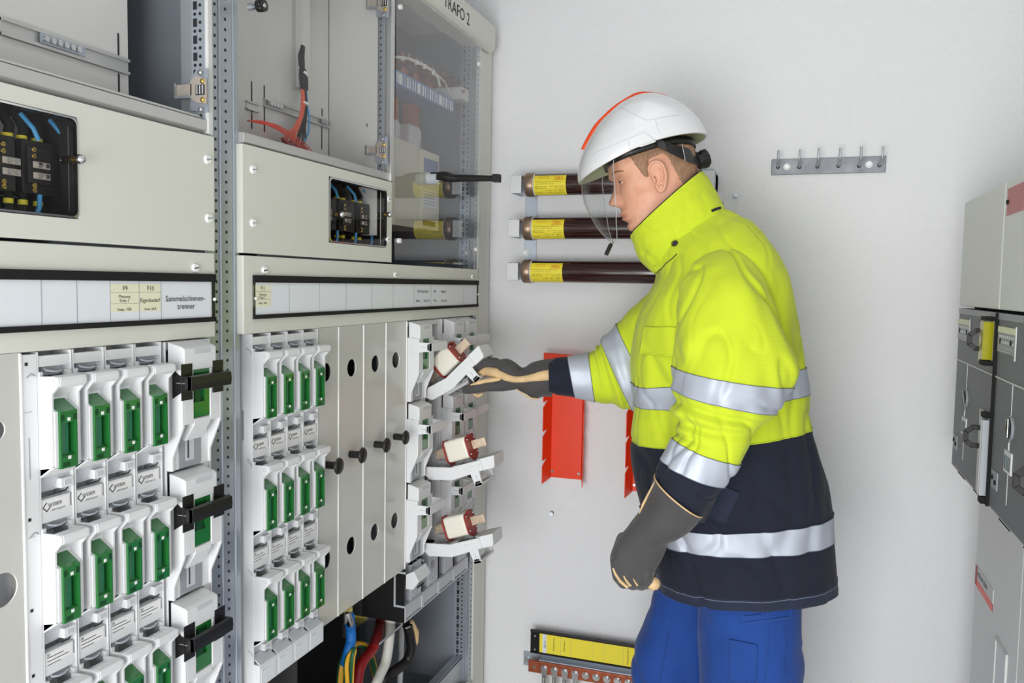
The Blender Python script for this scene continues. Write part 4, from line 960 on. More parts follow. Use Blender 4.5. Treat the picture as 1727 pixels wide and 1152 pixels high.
for k, z in enumerate(zt_):
    xl = onY((869, 867, 866)[k], 310, yT).x; x0 = xl + .034; x1 = xr + .012
    lab = ('top', 'middle', 'bottom')[k]
    t = thing('fuse_tube', 'dark brown high-voltage fuse tube with yellow label, %s of the three on the wall' % lab, 'fuse tube', (x0, yT, z), 'fuse tubes on the wall')
    b = B(); b.cyl((x0 + .01, yT, z), (x1, yT, z), RT - .002, 'brown', 40); b.obj('tube', t)
    for xx, s_ in ((x0, 1), (x1, -1)):
        b = B(); b.tube([(xx, yT, z), (xx + .002 * s_, yT, z), (xx + .004 * s_, yT, z), (xx + .026 * s_, yT, z), (xx + .028 * s_, yT, z)], [RT - .006, RT, RT + .001, RT + .001, RT - .001], 'cap', 32)
        b.tube([(xx + .0275 * s_, yT, z), (xx + .0295 * s_, yT, z)], [RT + .0006] * 2, 'white', 32); b.obj('end_cap', t)
    b = B(); lx0, lx1 = x0 + .030, x0 + .122; th0, th1 = radians(-74), radians(46); n = 18; R2 = RT - .0014
    def cyl_pt(x, s_, r=R2): a = s_ / RT; return (x, yT - r * cos(a), z + r * sin(a))
    rows = [[cyl_pt(lx0, th * RT), cyl_pt(lx1, th * RT)] for th in [th0 + (th1 - th0) * i / n for i in range(n + 1)]]
    b.grid(rows, 'yellow', False, (False, False), smooth=False)
    def lfn(x, y): return lambda u, v: cyl_pt(lx0 + x + u, y + v, R2 + .0004)
    b.text('SIBA', .0125, 'redink', lfn(.060, .0105)); 
    for (yy) in (.0215, .0085): b.add([cyl_pt(lx0 + .057, yy, R2 + .0003), cyl_pt(lx0 + .089, yy, R2 + .0003), cyl_pt(lx0 + .089, yy + .0008, R2 + .0003), cyl_pt(lx0 + .057, yy + .0008, R2 + .0003)], [(0, 1, 2, 3)], 'redink')
    for xx in (.057, .0882): b.add([cyl_pt(lx0 + xx, .009, R2 + .0003), cyl_pt(lx0 + xx + .0008, .009, R2 + .0003), cyl_pt(lx0 + xx + .0008, .022, R2 + .0003), cyl_pt(lx0 + xx, .022, R2 + .0003)], [(0, 1, 2, 3)], 'redink')
    b.text('Made in Germany', .0042, 'redink', lfn(.014, .019)); b.text('D-44534 Luenen', .0042, 'redink', lfn(.014, .014))
    b.text('HH Teilbereichssicherung  HV-Backup-fuse', .0043, 'ink', lfn(.004, .003)); b.text('10/17,5 kV   DIN 43625   VDE 0670', .0036, 'ink', lfn(.006, -.003))
    b.text('Schlagstift  oben', .0038, 'ink', lfn(.012, -.0105)); b.text('Striker  bottom', .0038, 'ink', lfn(.012, -.0155)); b.text('50 N', .0038, 'ink', lfn(.046, -.0105))
    b.text('Innenraum / Freiluft', .0036, 'ink', lfn(.058, -.0095)); b.text('Indoor / Outdoor', .0036, 'ink', lfn(.062, -.0145))
    b.text('I1  63 kA', .0042, 'ink', lfn(.036, -.022)); b.text('In', .0065, 'ink', lfn(.059, -.0225)); b.text('50 A', .0065, 'ink', lfn(.072, -.0225))
    b.text('I3  175 A', .0042, 'ink', lfn(.036, -.0300)); b.text('3002243.50', .0038, 'ink', lfn(.004, -.0300)); b.text('Un   10/24 kV', .0042, 'ink', lfn(.059, -.0300))
    tri = [cyl_pt(lx0 + .003, -.0115, R2 + .0003), cyl_pt(lx0 + .009, -.0075, R2 + .0003), cyl_pt(lx0 + .009, -.0155, R2 + .0003)]
    for i in range(3): b.cyl(tri[i], tri[(i + 1) % 3], .0004, 'ink', 4)
    b.obj('yellow_label', t, fixn=False)
    for nm, xa_, sg in (('clamp', x0, -1), ('clamp', x1, 1)):
        b = B(); b.box((xa_ + sg * .004, YW - .004, z - .024), (xa_ + sg * .036, yT - .006, z + .018), 'galvb'); b.box((xa_ + sg * .030, YW - .004, z - .026), (xa_ + sg * .036, yT - .034, z + .024), 'galvb'); b.box((xa_ + sg * .036, yT - .034, z - .026), (xa_ + sg * .004, yT - .038, z + .022), 'sgrey')
        b.box((xa_, yT - .02, z + .018), (xa_ + sg * .02, yT, z + .024), 'cap'); b.obj(nm, t, .001)
# hook rail
hr = thing('hook_rail', 'galvanised wall rail with six upturned hooks', 'hook rail', (.06, YW, 1.75))
xa, xb = onY(1301, 283, YW).x, onY(1494, 278, YW).x; b = B(); b.box((xa, YW - .006, 1.7465), (xb, YW, 1.7875), 'rack'); b.obj('rail', hr, .0015)
for px, py, tx, ty in ((1312, 282, 1313, 254), (1348, 282, 1349.5, 252), (1378.5, 281, 1381.5, 250), (1414, 280, 1417.5, 249), (1448.5, 280, 1453, 247), (1483, 279, 1489.5, 247)):
    p = onY(px, py, YW - .006); q = onY(tx, ty, YW - .045); b = B()
    b.tube([p, p + Vector((0, -.014, .0005)), (q.x * .4 + p.x * .6, YW - .034, p.z + .003), (q.x * .8 + p.x * .2, YW - .043, p.z + .012), (q.x, YW - .045, p.z + .022), q], .0030, 'galv', 12); b.cyl(p + Vector((0, .001, 0)), p + Vector((0, -.0015, 0)), .0048, 'dark', 12); b.obj('hook', hr)
for px, py in ((1327, 281.5), (1465.5, 277.5)):
    p = onY(px, py, YW - .006); b = B(); b.cyl((p.x, YW - .006, p.z), (p.x, YW - .008, p.z), .0085, 'white', 20); b.cyl((p.x, YW - .008, p.z), (p.x, YW - .012, p.z), .0042, 'steel', 6); b.obj('screw', hr)
for k, (px, py) in enumerate(((1241, 330), (931, 865))):
    p = onY(px, py, YW); b = B(); b.cyl(p, p + Vector((0, -.008, 0)), .0035, 'steel', 10); b.cyl(p + Vector((0, -.008, 0)), p + Vector((.001, -.014, 0)), .0062, 'galv', 6)
    b.cyl(p, p + Vector((0, -.001, 0)), .006, 'plastic_grey', 10)
    tag(b.obj('wall_bolt', None, loc=p), 'small bolt left in the wall %s' % ('behind the collar of the yellow jacket', 'below the orange bracket')[k], 'bolt', 'bolts in the wall')
# orange grooved brackets
def orange(xl, xr_, zt, zb_, label, left=True):
    t = thing('slotted_bracket', label, 'bracket', ((xl + xr_) / 2, YW, zb_), 'orange slotted brackets'); b = B(); D = .045
    b.box((xl + .014, YW - .003, zb_), (xr_ - .012, YW, zt), 'orange')
    for (xx, sg) in ((xl + .014, -1), (xr_ - .012, 1)):
        notch = [zt - .145 - .085 * i for i in range(4) if zt - .145 - .085 * i > zb_ + .02]
        # side flange flares outwards; front edge carries saw-tooth notches
        pts = [(0, zt), (0, zb_), (D, zb_ - .012)]; z = zb_ - .012
        for nz in notch[::-1]: pts += [(D, nz - .006), (D - .024, nz + .016), (D, nz + .010)]
        pts += [(D, zt + .008)]
        front = [(xx + sg * .014 * (d / D), YW - d, zz) for d, zz in pts]; back = [(x + .0022, y, zz) for x, y, zz in front]; n = len(front)
        b.add(front + back, [tuple(range(n)), tuple(range(n, 2 * n))[::-1]] + [(i, (i + 1) % n, n + (i + 1) % n, n + i) for i in range(n)], 'orange')
    b.prism([(xl + .014, zt), (xr_ - .012, zt), (xr_ - .012, zt - .003), (xl + .014, zt - .003)], 1, YW - D, YW, 'orange')
    b.prism([(xl, zt + .008), (xr_, zt + .004), (xr_, zt - .006), (xl, zt - .016)], 1, YW - D - .002, YW - D, 'orange')
    b.obj('bracket_body', t)
    for x in (xl + .02, xr_ - .018):
        q = B(); q.cyl((x, YW - .003, zb_ + .018), (x, YW - .006, zb_ + .018), .004, 'steel', 12); q.obj('rivet', t)
orange(onY(918, 700, YW - .03).x, onY(985, 700, YW - .03).x, 1.248, .888, 'orange sheet steel bracket with notched edges below the reaching arm')
xo = onY(1058, 700, YW - .03).x; orange(xo, xo + .116, 1.248, .870, 'orange sheet steel bracket with notched edges, mostly behind the yellow and navy jacket')
# copper earth bar with yellow label holder
eb = thing('earth_bar', 'copper earth bar on a zinc bracket with lugs and bolts at knee height', 'earth bar', (-.56, YW, .30))
Yc = YW - .045; a = onY(891, 1123, Yc); zc = onY(980, 1138, Yc).z; b = B(); b.box((a.x, Yc, zc - .0175), (a.x + .62, Yc + .010, zc + .0175), 'copper'); b.obj('copper_bar', eb, .001)
b = B(); zz = zc + .045; b.box((a.x - .006, YW - .004, zc - .010), (a.x + .62, YW, zz), 'galvb'); p = onY(883, 1110, YW - .004); b.box((p.x, YW - .005, p.z - .020), (p.x + .05, YW - .001, p.z + .022), 'galvb')
b.box((a.x + .035, Yc + .01, zc - .012), (a.x + .05, YW, zc + .012), 'galvb'); b.cyl((p.x + .012, YW - .005, p.z), (p.x + .012, YW - .012, p.z), .008, 'steel', 6); b.box((a.x + .03, Yc + .005, zc + .0175), (a.x + .62, YW, zc + .021), 'galvb'); b.obj('bracket', eb, .001)
for i in range(13):
    x = a.x + .020 + .0305 * i if i else a.x + .020; x = a.x + .018 + .031 * i
    b = B()
    if i == 0: b.cyl((x, Yc, zc), (x, Yc - .002, zc), .006, 'cap', 12)
    else:
        b.cyl((x, Yc, zc), (x, Yc - .0025, zc), .0105, 'steel', 20); b.cyl((x, Yc - .0025, zc), (x, Yc - .009, zc), .0078, 'steel', 6)
        if i < 5:
            b.prism([(x - .009, zc + .002), (x + .009, zc + .002), (x + .009, zc - .014), (x + .003, zc - .028), (x - .003, zc - .028), (x - .009, zc - .014)], 1, Yc - .003, Yc - .001, 'steel')
            b.cyl((x, Yc - .002, zc - .024), (x, Yc - .002, zc - .05), .0065, 'steel', 12)
    b.obj('bolt' if i else 'rivet', eb)
    if 0 < i < 5:
        w = B(); w.tube([(x, Yc - .002, zc - .05), (x, Yc - .002, zc - .12), (x + .004, Yc + .01, zc - .22), (x + .006, Yc + .03, .02)], .006, 'stripe', 10)
        tag(w.obj('earth_lead', None, loc=(x, Yc, .02)), 'green and yellow earth lead dropping from lug %s of the copper bar' % ('one', 'two', 'three', 'four')[i - 1], 'cable', 'earth leads below the copper bar')
lh = thing('label_plate', 'long black holder with yellow labels above the copper earth bar', 'label plate', (-.56, YW, .38)); Yl = YW - .05
a = onY(895, 1061, Yl); c = onY(895, 1100, Yl); H = a.z - c.z; x0 = a.x
b = B(); b.box((x0, Yl, c.z), (x0 + .62, Yl + .004, a.z), 'blackm'); b.box((x0, Yl - .004, c.z), (x0 + .62, Yl, c.z + .004), 'blackm'); b.box((x0, Yl - .004, a.z - .006), (x0 + .62, Yl, a.z), 'black')
for z in (a.z - .017, c.z + .012): b.cyl((x0 + .015, Yl, z), (x0 + .015, Yl - .004, z), .0028, 'steel', 10)
b.box((x0 + .1, Yl + .004, c.z + .01), (x0 + .12, YW, c.z + .03), 'galvb'); b.box((x0 + .5, Yl + .004, c.z + .01), (x0 + .52, YW, c.z + .03), 'galvb'); b.obj('holder', lh, .0008)
b = B(); b.box((x0 + .028, Yl - .001, c.z + .005), (x0 + .60, Yl - .0004, a.z - .0085), 'yellow'); b.box((x0 + .037, Yl - .0014, c.z + .005), (x0 + .049, Yl - .001, a.z - .0085), 'paper')
def vt(s_, xx, sz): b.text(s_, sz, 'ink', lambda u, v: (x0 + xx - v, Yl - .0018, (a.z + c.z) / 2 + u), 'c')
vt('Eigenb. 1', .047, .0085); vt('Fundamenterder', .073, .0058); vt('PEN Schiene', .105, .0062); vt('Fundamenterder 2', .29, .0062)
for xx in (.092, .122, .185, .22, .275): b.box((x0 + xx, Yl - .0012, c.z + .005), (x0 + xx + .0005, Yl - .001, a.z - .0085), 'line')
b.obj('yellow_labels', lh)

# ---------------------------------------------------------------- switchgear on the right
XR = .345
def swg(yf, yn, k):
    t = thing('switchgear_unit', ('far grey switchgear unit with yellow-windowed interlock at the right edge, next to the wall', 'near grey switchgear unit cut off by the right edge of the photo')[k], 'switchgear', (.8, (yf + yn) / 2, 0), 'switchgear units')
    b = B(); b.box((XR + .0665, yn + .002, .0), (1.0, yf, 1.40), 'sgrey'); b.box((XR + .0125, yn + .002, 1.421), (1.0, yf, 1.65), 'sgrey'); b.box((XR + .03, yn + .004, 1.40), (.99, yf - .002, 1.421), 'blackm'); b.obj('housing', t, .002)  # black box paints the shadow line in the gap under the upper door
    b = B(); b.box((XR, yn + .0025, 1.418), (XR + .012, yf, 1.648), 'sgrey'); b.obj('upper_door', t, .003)
    b = B(); b.box((XR + .062, yn + .001, 0.05), (XR + .066, yf, 1.06), 'sgrey'); 
    b.obj('lower_panel', t, .002)
    b = B(); b.box((XR + .001, yn + .006, 1.058), (XR + .065, yf - .001, 1.412), 'dgrey')
    b.box((XR - .0005, yn + .004, 1.400), (XR + .002, yf, 1.412), 'plastic_grey'); b.box((XR - .0006, yn + .006, 1.295), (XR + .001, yf, 1.298), 'pgrey'); b.box((XR + .001, yn + .002, 1.055), (XR + .06, yf, 1.0585), 'pgrey')
    ym = yf - .40 * .38
    b.box((XR - .0004, ym + .0005 + .02, 1.09), (XR + .001, ym + .022, 1.297), 'pgrey')
    b.box((XR - .004, yn + .001, 1.055), (XR + .06, yn + .006, 1.412), 'blackm'); o = b.obj('mechanism_front', t, .0008)
    def PT(px, py): return onX(px, py, XR)
    # scale with slots at the top left
    q = B(); ya, yb_ = yf - .006, yf - .137; q.box((XR - .001, yb_, 1.343), (XR + .001, ya, 1.389), 'plastic_grey'); q.box((XR - .0014, yb_, 1.378), (XR, ya, 1.389), 'papery'); q.box((XR - .002, yb_ - .003, 1.335), (XR, yb_, 1.392), 'pgrey')
    for i in range(8):
        for j in range(2): q.box((XR - .0014, ya - .010 - .0145 * i, 1.3695 - .010 * j), (XR - .001, ya - .017 - .0145 * i, 1.374 - .010 * j), 'pgrey')
    for y in (ya - .022, ya - .100): q.cyl((XR - .002, y, 1.363), (XR - .001, y, 1.363), .0048, 'blackm', 12)
    for j in range(2): q.box((XR - .0012, ya - .012, 1.3515 - .006 * j), (XR - .001, ya - .115 + .02 * j, 1.3525 - .006 * j), 'pgrey')
    q.obj('scale_plate', o)
    # small two-screw plate
    q = B(); y0 = yf - .015; q.box((XR - .001, y0 - .045, 1.098), (XR + .001, y0, 1.130), 'plastic_grey')
    for y, z in ((y0 - .012, 1.117), (y0 - .034, 1.111)): q.cyl((XR - .003, y, z), (XR - .001, y, z), .0045, 'blackm', 12)
    q.obj('screw_plate', o)
    # round switch socket with slash, and symbol
    q = B(); y0 = ym + .02; q.cyl((XR - .003, y0, 1.222), (XR + .001, y0, 1.222), .021, 'plastic_grey', 28); q.cyl((XR - .0035, y0, 1.222), (XR - .003, y0, 1.222), .0185, 'dark', 28)
    q.cyl((XR - .0040, y0 + .014 * (1 - k), 1.238), (XR - .0040, y0 - .014 * (1 - k), 1.206), .0016, 'steel', 8)
    q.tube([(XR - .001, y0 + .024, 1.235), (XR - .001, y0 + .028, 1.225), (XR - .001, y0 + .024, 1.216)], .0010, 'white', 6); q.cyl((XR - .001, y0, 1.1975), (XR - .001, y0, 1.185), .0010, 'white', 6)
    q.obj('switch_socket', o)
    q = B(); q.box((XR - .0015, y0 - .022, 1.145), (XR + .001, y0 + .026, 1.182), 'sgrey')
    for i in range(4): q.box((XR - .002, y0 - .016 + .0105 * i, 1.150), (XR - .001, y0 - .0105 + .0105 * i, 1.174), 'slot')
    q.obj('position_indicator', o)
    # lower latch with clear window strip, handle
    q = B(); y1 = yn + .018; q.box((XR - .001, y1 + .012, 1.062), (XR + .001, y1 + .095, 1.222), 'pgrey'); q.box((XR - .010, y1 + .005, 1.215), (XR, y1 + .035, 1.225), 'blackm'); q.box((XR - .010, y1 - .004, 1.056), (XR, y1 + .022, 1.068), 'blackm')
    q.obj('latch_plate', o)
    q = B(); q.box((XR - .012, y1 + .002, 1.07), (XR - .001, y1 + .024, 1.212), 'clearf'); q.box((XR - .0125, y1 + .010, 1.072), (XR - .0115, y1 + .014, 1.210), 'pgrey'); q.obj('clear_guard', o)
    def handle(yc, zc, m):
        q = B(); h = [(XR, zc - .022), (XR - .022, zc - .022), (XR - .035, zc - .011), (XR - .035, zc + .011), (XR - .022, zc + .022), (XR, zc + .022)]; g = [(XR, zc - .013), (XR - .018, zc - .013), (XR - .0265, zc - .006), (XR - .0265, zc + .006), (XR - .018, zc + .013), (XR, zc + .013)]
        for i in range(5): q.prism([h[i], h[i + 1], g[i + 1], g[i]], 1, yc - .006, yc + .004, 'black')
        q.obj('pull_handle', o, .0008, label='black hexagonal pull handle')
    handle(y1 + .052, 1.173, 0)
    if k == 0:
        q = B(); y2 = yn + .045; q.box((XR - .001, y2 - .010, 1.322), (XR + .001, y2 + .095, 1.398), 'papery'); q.box((XR - .016, y2 - .020, 1.313), (XR, y2 + .018, 1.322), 'blackm'); q.box((XR - .016, y2 - .020, 1.396), (XR, y2 + .020, 1.404), 'blackm'); q.obj('interlock_plate', o)
        q = B(); q.box((XR - .018, y2 - .016, 1.324), (XR - .001, y2 + .012, 1.394), 'yclear'); q.box((XR - .013, y2 + .022, 1.318), (XR - .010, y2 + .044, 1.380), 'yclear'); q.obj('yellow_guard', o, label='yellow clear plastic guard'); handle(y2 + .040, 1.358, 1)
    for i in range(2): q = B(); q.box((XR, yn + .06 + .17 * i, 1.0545), (XR + .003, yn + .14 + .17 * i, 1.0565), 'blackm'); q.obj('slot', o)
    if k == 0:
        Xl = XR + .0615; q = B()
        a_, c_ = onX(1651, 975, Xl), onX(1675, 1012, Xl)
        q.box((Xl - .001, c_.y, .787), (Xl + .001, yf - .004, .832), 'pgrey'); q.box((Xl - .0014, c_.y, .787), (Xl, yf - .016, .803), 'orange')
        q.text('MERLIN GERIN', .0155, 'ink', fX(Xl - .0014, yf - .030, .812, -1)); q.box((Xl - .0015, yf - .026, .787), (Xl - .001, yf - .006, .830), 'redw')
        q.obj('maker_plate', t, label='maker plate with orange band')
        q = B(); Xw = Xl; yw0, yw1 = onX(1684, 1030, Xw).y, onX(1703, 1050, Xw).y; rect_frame(q, Xw - .004, Xw + .001, yw1, yw0, .62, .755, .006, 'pgrey'); q.box((Xw - .0015, yw1 + .006, .626), (Xw + .0005, yw0 - .006, .749), 'paper'); q.obj('inspection_window', t, .001)
    if k == 1:
        q = B(); q.box((XR - .001, yf - .14, 1.585), (XR + .0, yf - .02, 1.632), 'pink'); q.cyl((XR - .004, yf - .030, 1.608), (XR - .001, yf - .030, 1.608), .0042, 'blackm', 12); q.obj('notice', t, label='pink notice plate')
swg(2.117, 1.722, 0); swg(1.720, 1.325, 1)
# ---------------------------------------------------------------- the worker
CR, CU, CB = CAM_R[0].copy(), CAM_R[1].copy(), CAM_R[2].copy()      # camera right, up, back in world
DM = 1.83
def cr(p0, p1, p2, p3, t):
    return 0.5 * ((2 * p1) + (p2 - p0) * t + (2 * p0 - 5 * p1 + 4 * p2 - p3) * t * t + (3 * p1 - p0 - 3 * p2 + p3) * t ** 3)
class Sec:
    """one cross-section: two outline points at depth d, half thickness hd along the line of sight"""
    def __init__(s, F, Bk, d, hd, e=2.2, bdir=None, off=(0, 0, 0)):
        if isinstance(F, Vector): p, q = F, Bk
        else: p, q = atd(F[0], F[1], d), atd(Bk[0], Bk[1], d)
        s.c = (p + q) / 2 + Vector(off); s.a = (p - q) / 2
        v = bdir or Vector((s.c.x, s.c.y, 0)).normalized()
        v = v - s.a.normalized() * v.dot(s.a.normalized()); s.b = v.normalized() * hd; s.e = e
def loft(b, secs, bands, sub=8, n=96, disp=None, caps=(True, True), off=0.0, th=None):
    """bands: list of (last section index, material)"""
    rows = []; par = []
    N = len(secs)
    for i in range(N - 1):
        g = lambda k: secs[max(0, min(N - 1, k))]
        for j in range(sub + (1 if i == N - 2 else 0)):
            t = j / sub; A = [cr(getattr(g(i - 1), k), getattr(g(i), k), getattr(g(i + 1), k), getattr(g(i + 2), k), t) for k in ('c', 'a', 'b')]
            e = g(i).e * (1 - t) + g(i + 1).e * t; row = []
            for k in range(n):
                a = 2 * pi * k / n; ca, sa = cos(a), sin(a)
                x = math.copysign(abs(ca) ** (2 / e), ca); y = math.copysign(abs(sa) ** (2 / e), sa)
                r = A[1] * x + A[2] * y; p = A[0] + r; dd = off
                if disp: dd += disp(i + t, a, p)
                row.append(p + r.normalized() * dd)
            rows.append(row); par.append(i + t)
    L = [0]
    for i in range(1, len(rows)): L.append(L[-1] + sum((rows[i][k] - rows[i - 1][k]).length for k in (0, n // 4, n // 2, 3 * n // 4)) / 4)
    uv = []
    for i, r in enumerate(rows):
        acc = 0; u = [(0, L[i])]
        for k in range(n): acc += (r[(k + 1) % n] - r[k]).length; u.append((acc, L[i]))
        uv.append(u)
    i0 = 0
    for bi, (end, m) in enumerate(bands):
        i1 = min(range(len(par)), key=lambda k: abs(par[k] - end))
        if m: b.grid(rows[i0:i1 + 1], m, True, (caps[0] and bi == 0, caps[1] and bi == len(bands) - 1), uvs=uv[i0:i1 + 1])
        i0 = i1
    return rows, par
def fn(p, sx, sy, sz, o=0): return noise.noise(Vector((p.x * sx + o, p.y * sy, p.z * sz)))

# ---- head, neck and trunk: one continuous skin mesh
HO = atd(1100, 300, DM)
HF = (-.956 * CR - .292 * CU).normalized(); HU = (-.292 * CR + .956 * CU).normalized(); HS = CB.copy()
yawh = Matrix.Rotation(radians(1.5), 3, HU); HF = yawh @ HF; HS = yawh @ HS
def hp(f, s, u): return HO + HF * f + HS * s + HU * u
def tab(t, x):
    if x <= t[0][0]: return t[0][1]
    for (a, p), (c, q) in zip(t, t[1:]):
        if x <= c:
            k = (x - a) / (c - a); return p + (q - p) * k
    return t[-1][1]
def stab(t, x): return (tab(t, x - .003) + tab(t, x) * 2 + tab(t, x + .003)) / 4
FRONT = [(-.30, .075), (-.25, .055), (-.17, .030), (-.135, .032), (-.112, .045), (-.104, .070), (-.096, .0805), (-.0885, .0835), (-.077, .0805), (-.067, .0835), (-.055, .0860), (-.04, .0840), (-.028, .083), (0, .079), (.016, .0795), (.030, .0855), (.045, .0865), (.06, .084), (.09, .066), (.108, .036), (.116, .004)]
BACK = [(-.30, -.10), (-.25, -.085), (-.17, -.075), (-.13, -.072), (-.10, -.070), (-.06, -.074), (-.04, -.082), (-.015, -.092), (.03, -.099), (.07, -.090), (.10, -.058), (.116, .0)]
HALF = [(-.30, .18), (-.25, .16), (-.19, .08), (-.15, .060), (-.12, .054), (-.10, .047), (-.08, .055), (-.05, .064), (-.02, .070), (.01, .074), (.035, .076), (.07, .070), (.10, .045), (.116, .002)]
NOSE = [(-.052, 0), (-.046, .0005), (-.041, .004), (-.035, .020), (-.029, .0255), (-.024, .025), (-.015, .0175), (0, .0100), (.012, .0060), (.022, .002), (.034, 0)]
def head_pt(u, a, off=0.0):
    F, Bk, w = stab(FRONT, u), stab(BACK, u), stab(HALF, u); fc = -.012 if u > -.11 else (F + Bk) / 2
    ca, sa = cos(a), sin(a)
    e = 2.25 + .75 * max(0, min(1, (u + .035) / .03)) * max(0, min(1, (.085 - u) / .04))
    x = math.copysign(abs(ca) ** (2 / e), ca); y = math.copysign(abs(sa) ** (2 / e), sa)
    f = fc + x * ((F - fc) if ca > 0 else (fc - Bk)); l = w * y
    if ca > 0:
        nz = stab(NOSE, u); sg = .0095 if u > -.012 else .0135 - .002 * max(0, min(1, (u + .012) / -.02))
        f += nz * math.exp(-(l / sg) ** 2)
        if -.045 < u < -.020: f += .006 * math.exp(-((abs(l) - .013) / .006) ** 2 - ((u + .033) / .007) ** 2)   # nostril wings
        lp = math.exp(-(l / .022) ** 4)
        f += lp * (.0062 * math.exp(-((u + .0575) / .0042) ** 2) + .0050 * math.exp(-((u + .0685) / .0045) ** 2) - .0030 * math.exp(-((u + .0632) / .0018) ** 2) - .003 * math.exp(-((u + .079) / .004) ** 2))
        f -= .0035 * math.exp(-((abs(l) - .031) / .015) ** 2 - ((u - .008) / .0105) ** 2)       # eye sockets
        f += .0035 * math.exp(-((abs(l) - .030) / .020) ** 2 - ((u - .029) / .006) ** 2)         # brow ridge
        l += math.copysign(.003, l) * math.exp(-((f - .045) / .02) ** 2 - ((u + .018) / .014) ** 2)
    p = hp(f, l, u)
    if off: p = p + (hp(f, l, u) - hp(-.01, 0, u * .9)).normalized() * off
    return p
NH = 112
lv = []; u = -.30
while u < .116:
    lv.append(u); u += .01 if u < -.12 else .0024
lv.append(.1155)
b = B()
# trunk under the clothes, continuing from the neck
rows = []
for (fx, uu, ra, rb) in ((.085, -.86, .11, .15), (.06, -.70, .105, .145), (.03, -.52, .115, .16), (.0, -.38, .12, .175)):
    rows.append([hp(fx + ra * cos(2 * pi * k / NH), rb * sin(2 * pi * k / NH), uu) for k in range(NH)])
for u in lv: rows.append([head_pt(u, 2 * pi * k / NH) for k in range(NH)])
b.grid(rows, 'skin', True, (True, True))
base = Vector((HO.x + .25, HO.y + .02, 0))
person = b.obj('person', None, loc=base)
tag(person, 'worker in yellow and navy hi-vis jacket and white visor helmet, reaching into the cabinet', 'person')
# eye, lids, brow, ear, lips
b = B()
for sd in (1, -1):
    se = min((head_pt(.008, sd * radians(x * .5)) for x in range(20, 120)), key=lambda p: abs(abs((p - HO).dot(HS)) - .0295)); c = hp((se - HO).dot(HF) - .0078, .0295 * sd, .0080); b.sph(c, .0112, 'eyew', n=24)
    g = (HF * .95 + HS * .16 * sd - HU * .30).normalized(); b.sph(c + g * .0064, .0058, 'iris', n=16)
    for e0, e1, rr in ((4, 85, .0124), (-85, -21, .0120)):
        rows = []
        for j in range(9):
            row = []
            for i in range(25):
                az = radians(-100 + 200 * i / 24); kk = max(0, 1 - (math.degrees(az - radians(6) * sd) / 60) ** 2)
                lo, hi = (-4 + 8 * kk, 85) if e0 > 0 else (-85, -4 - 13 * kk); el = radians(lo + (hi - lo) * j / 8)
                row.append(c + (HF * cos(el) * cos(az) + HS * cos(el) * sin(az) + HU * sin(el)) * rr)
            rows.append(row)
        b.grid(rows, 'skin', False, (False, False))
        edge = rows[0] if e0 > 0 else rows[-1]
        if e0 > 0: b.tube([p + HF * .0006 for p in rows[0][3:-3]], .0008, 'brow', 6)
        b.tube([c + (HF * cos(radians(34)) * cos(az) + HS * cos(radians(34)) * sin(az)) * .0124 + HU * .0072 for az in [radians(x) for x in range(-80, 81, 10)]], .0009, 'skin', 6) if e0 > 0 else None
b.obj('eyes', person)
b = B()
for sd in (1, -1):
    q = []
    for i in range(7):
        l = .012 + .0065 * i; u = .0265 + .0035 * sin(i / 6 * pi) - .0005 * i
        a = math.asin(min(.98, (l / .078))); q.append(head_pt(u, sd * a * 1.0, .0008))
    b.tube(q, [.0010, .0018, .0021, .0021, .0019, .0015, .0006], 'brow', 8)
b.obj('eyebrows', person)
b = B()
for uu, r in ((-.0585, .0022), (-.0680, .0027)):
    q = [head_pt(uu - .0015 * abs(i) / 6 * (1 if uu > -.06 else -1), radians(i * 4.2), -.0012) for i in range(-6, 7)]
    b.tube(q, [max(.0008, r * (1 - (abs(i) / 6.5) ** 2)) for i in range(-6, 7)], 'lip', 8)
b.obj('lips', person)
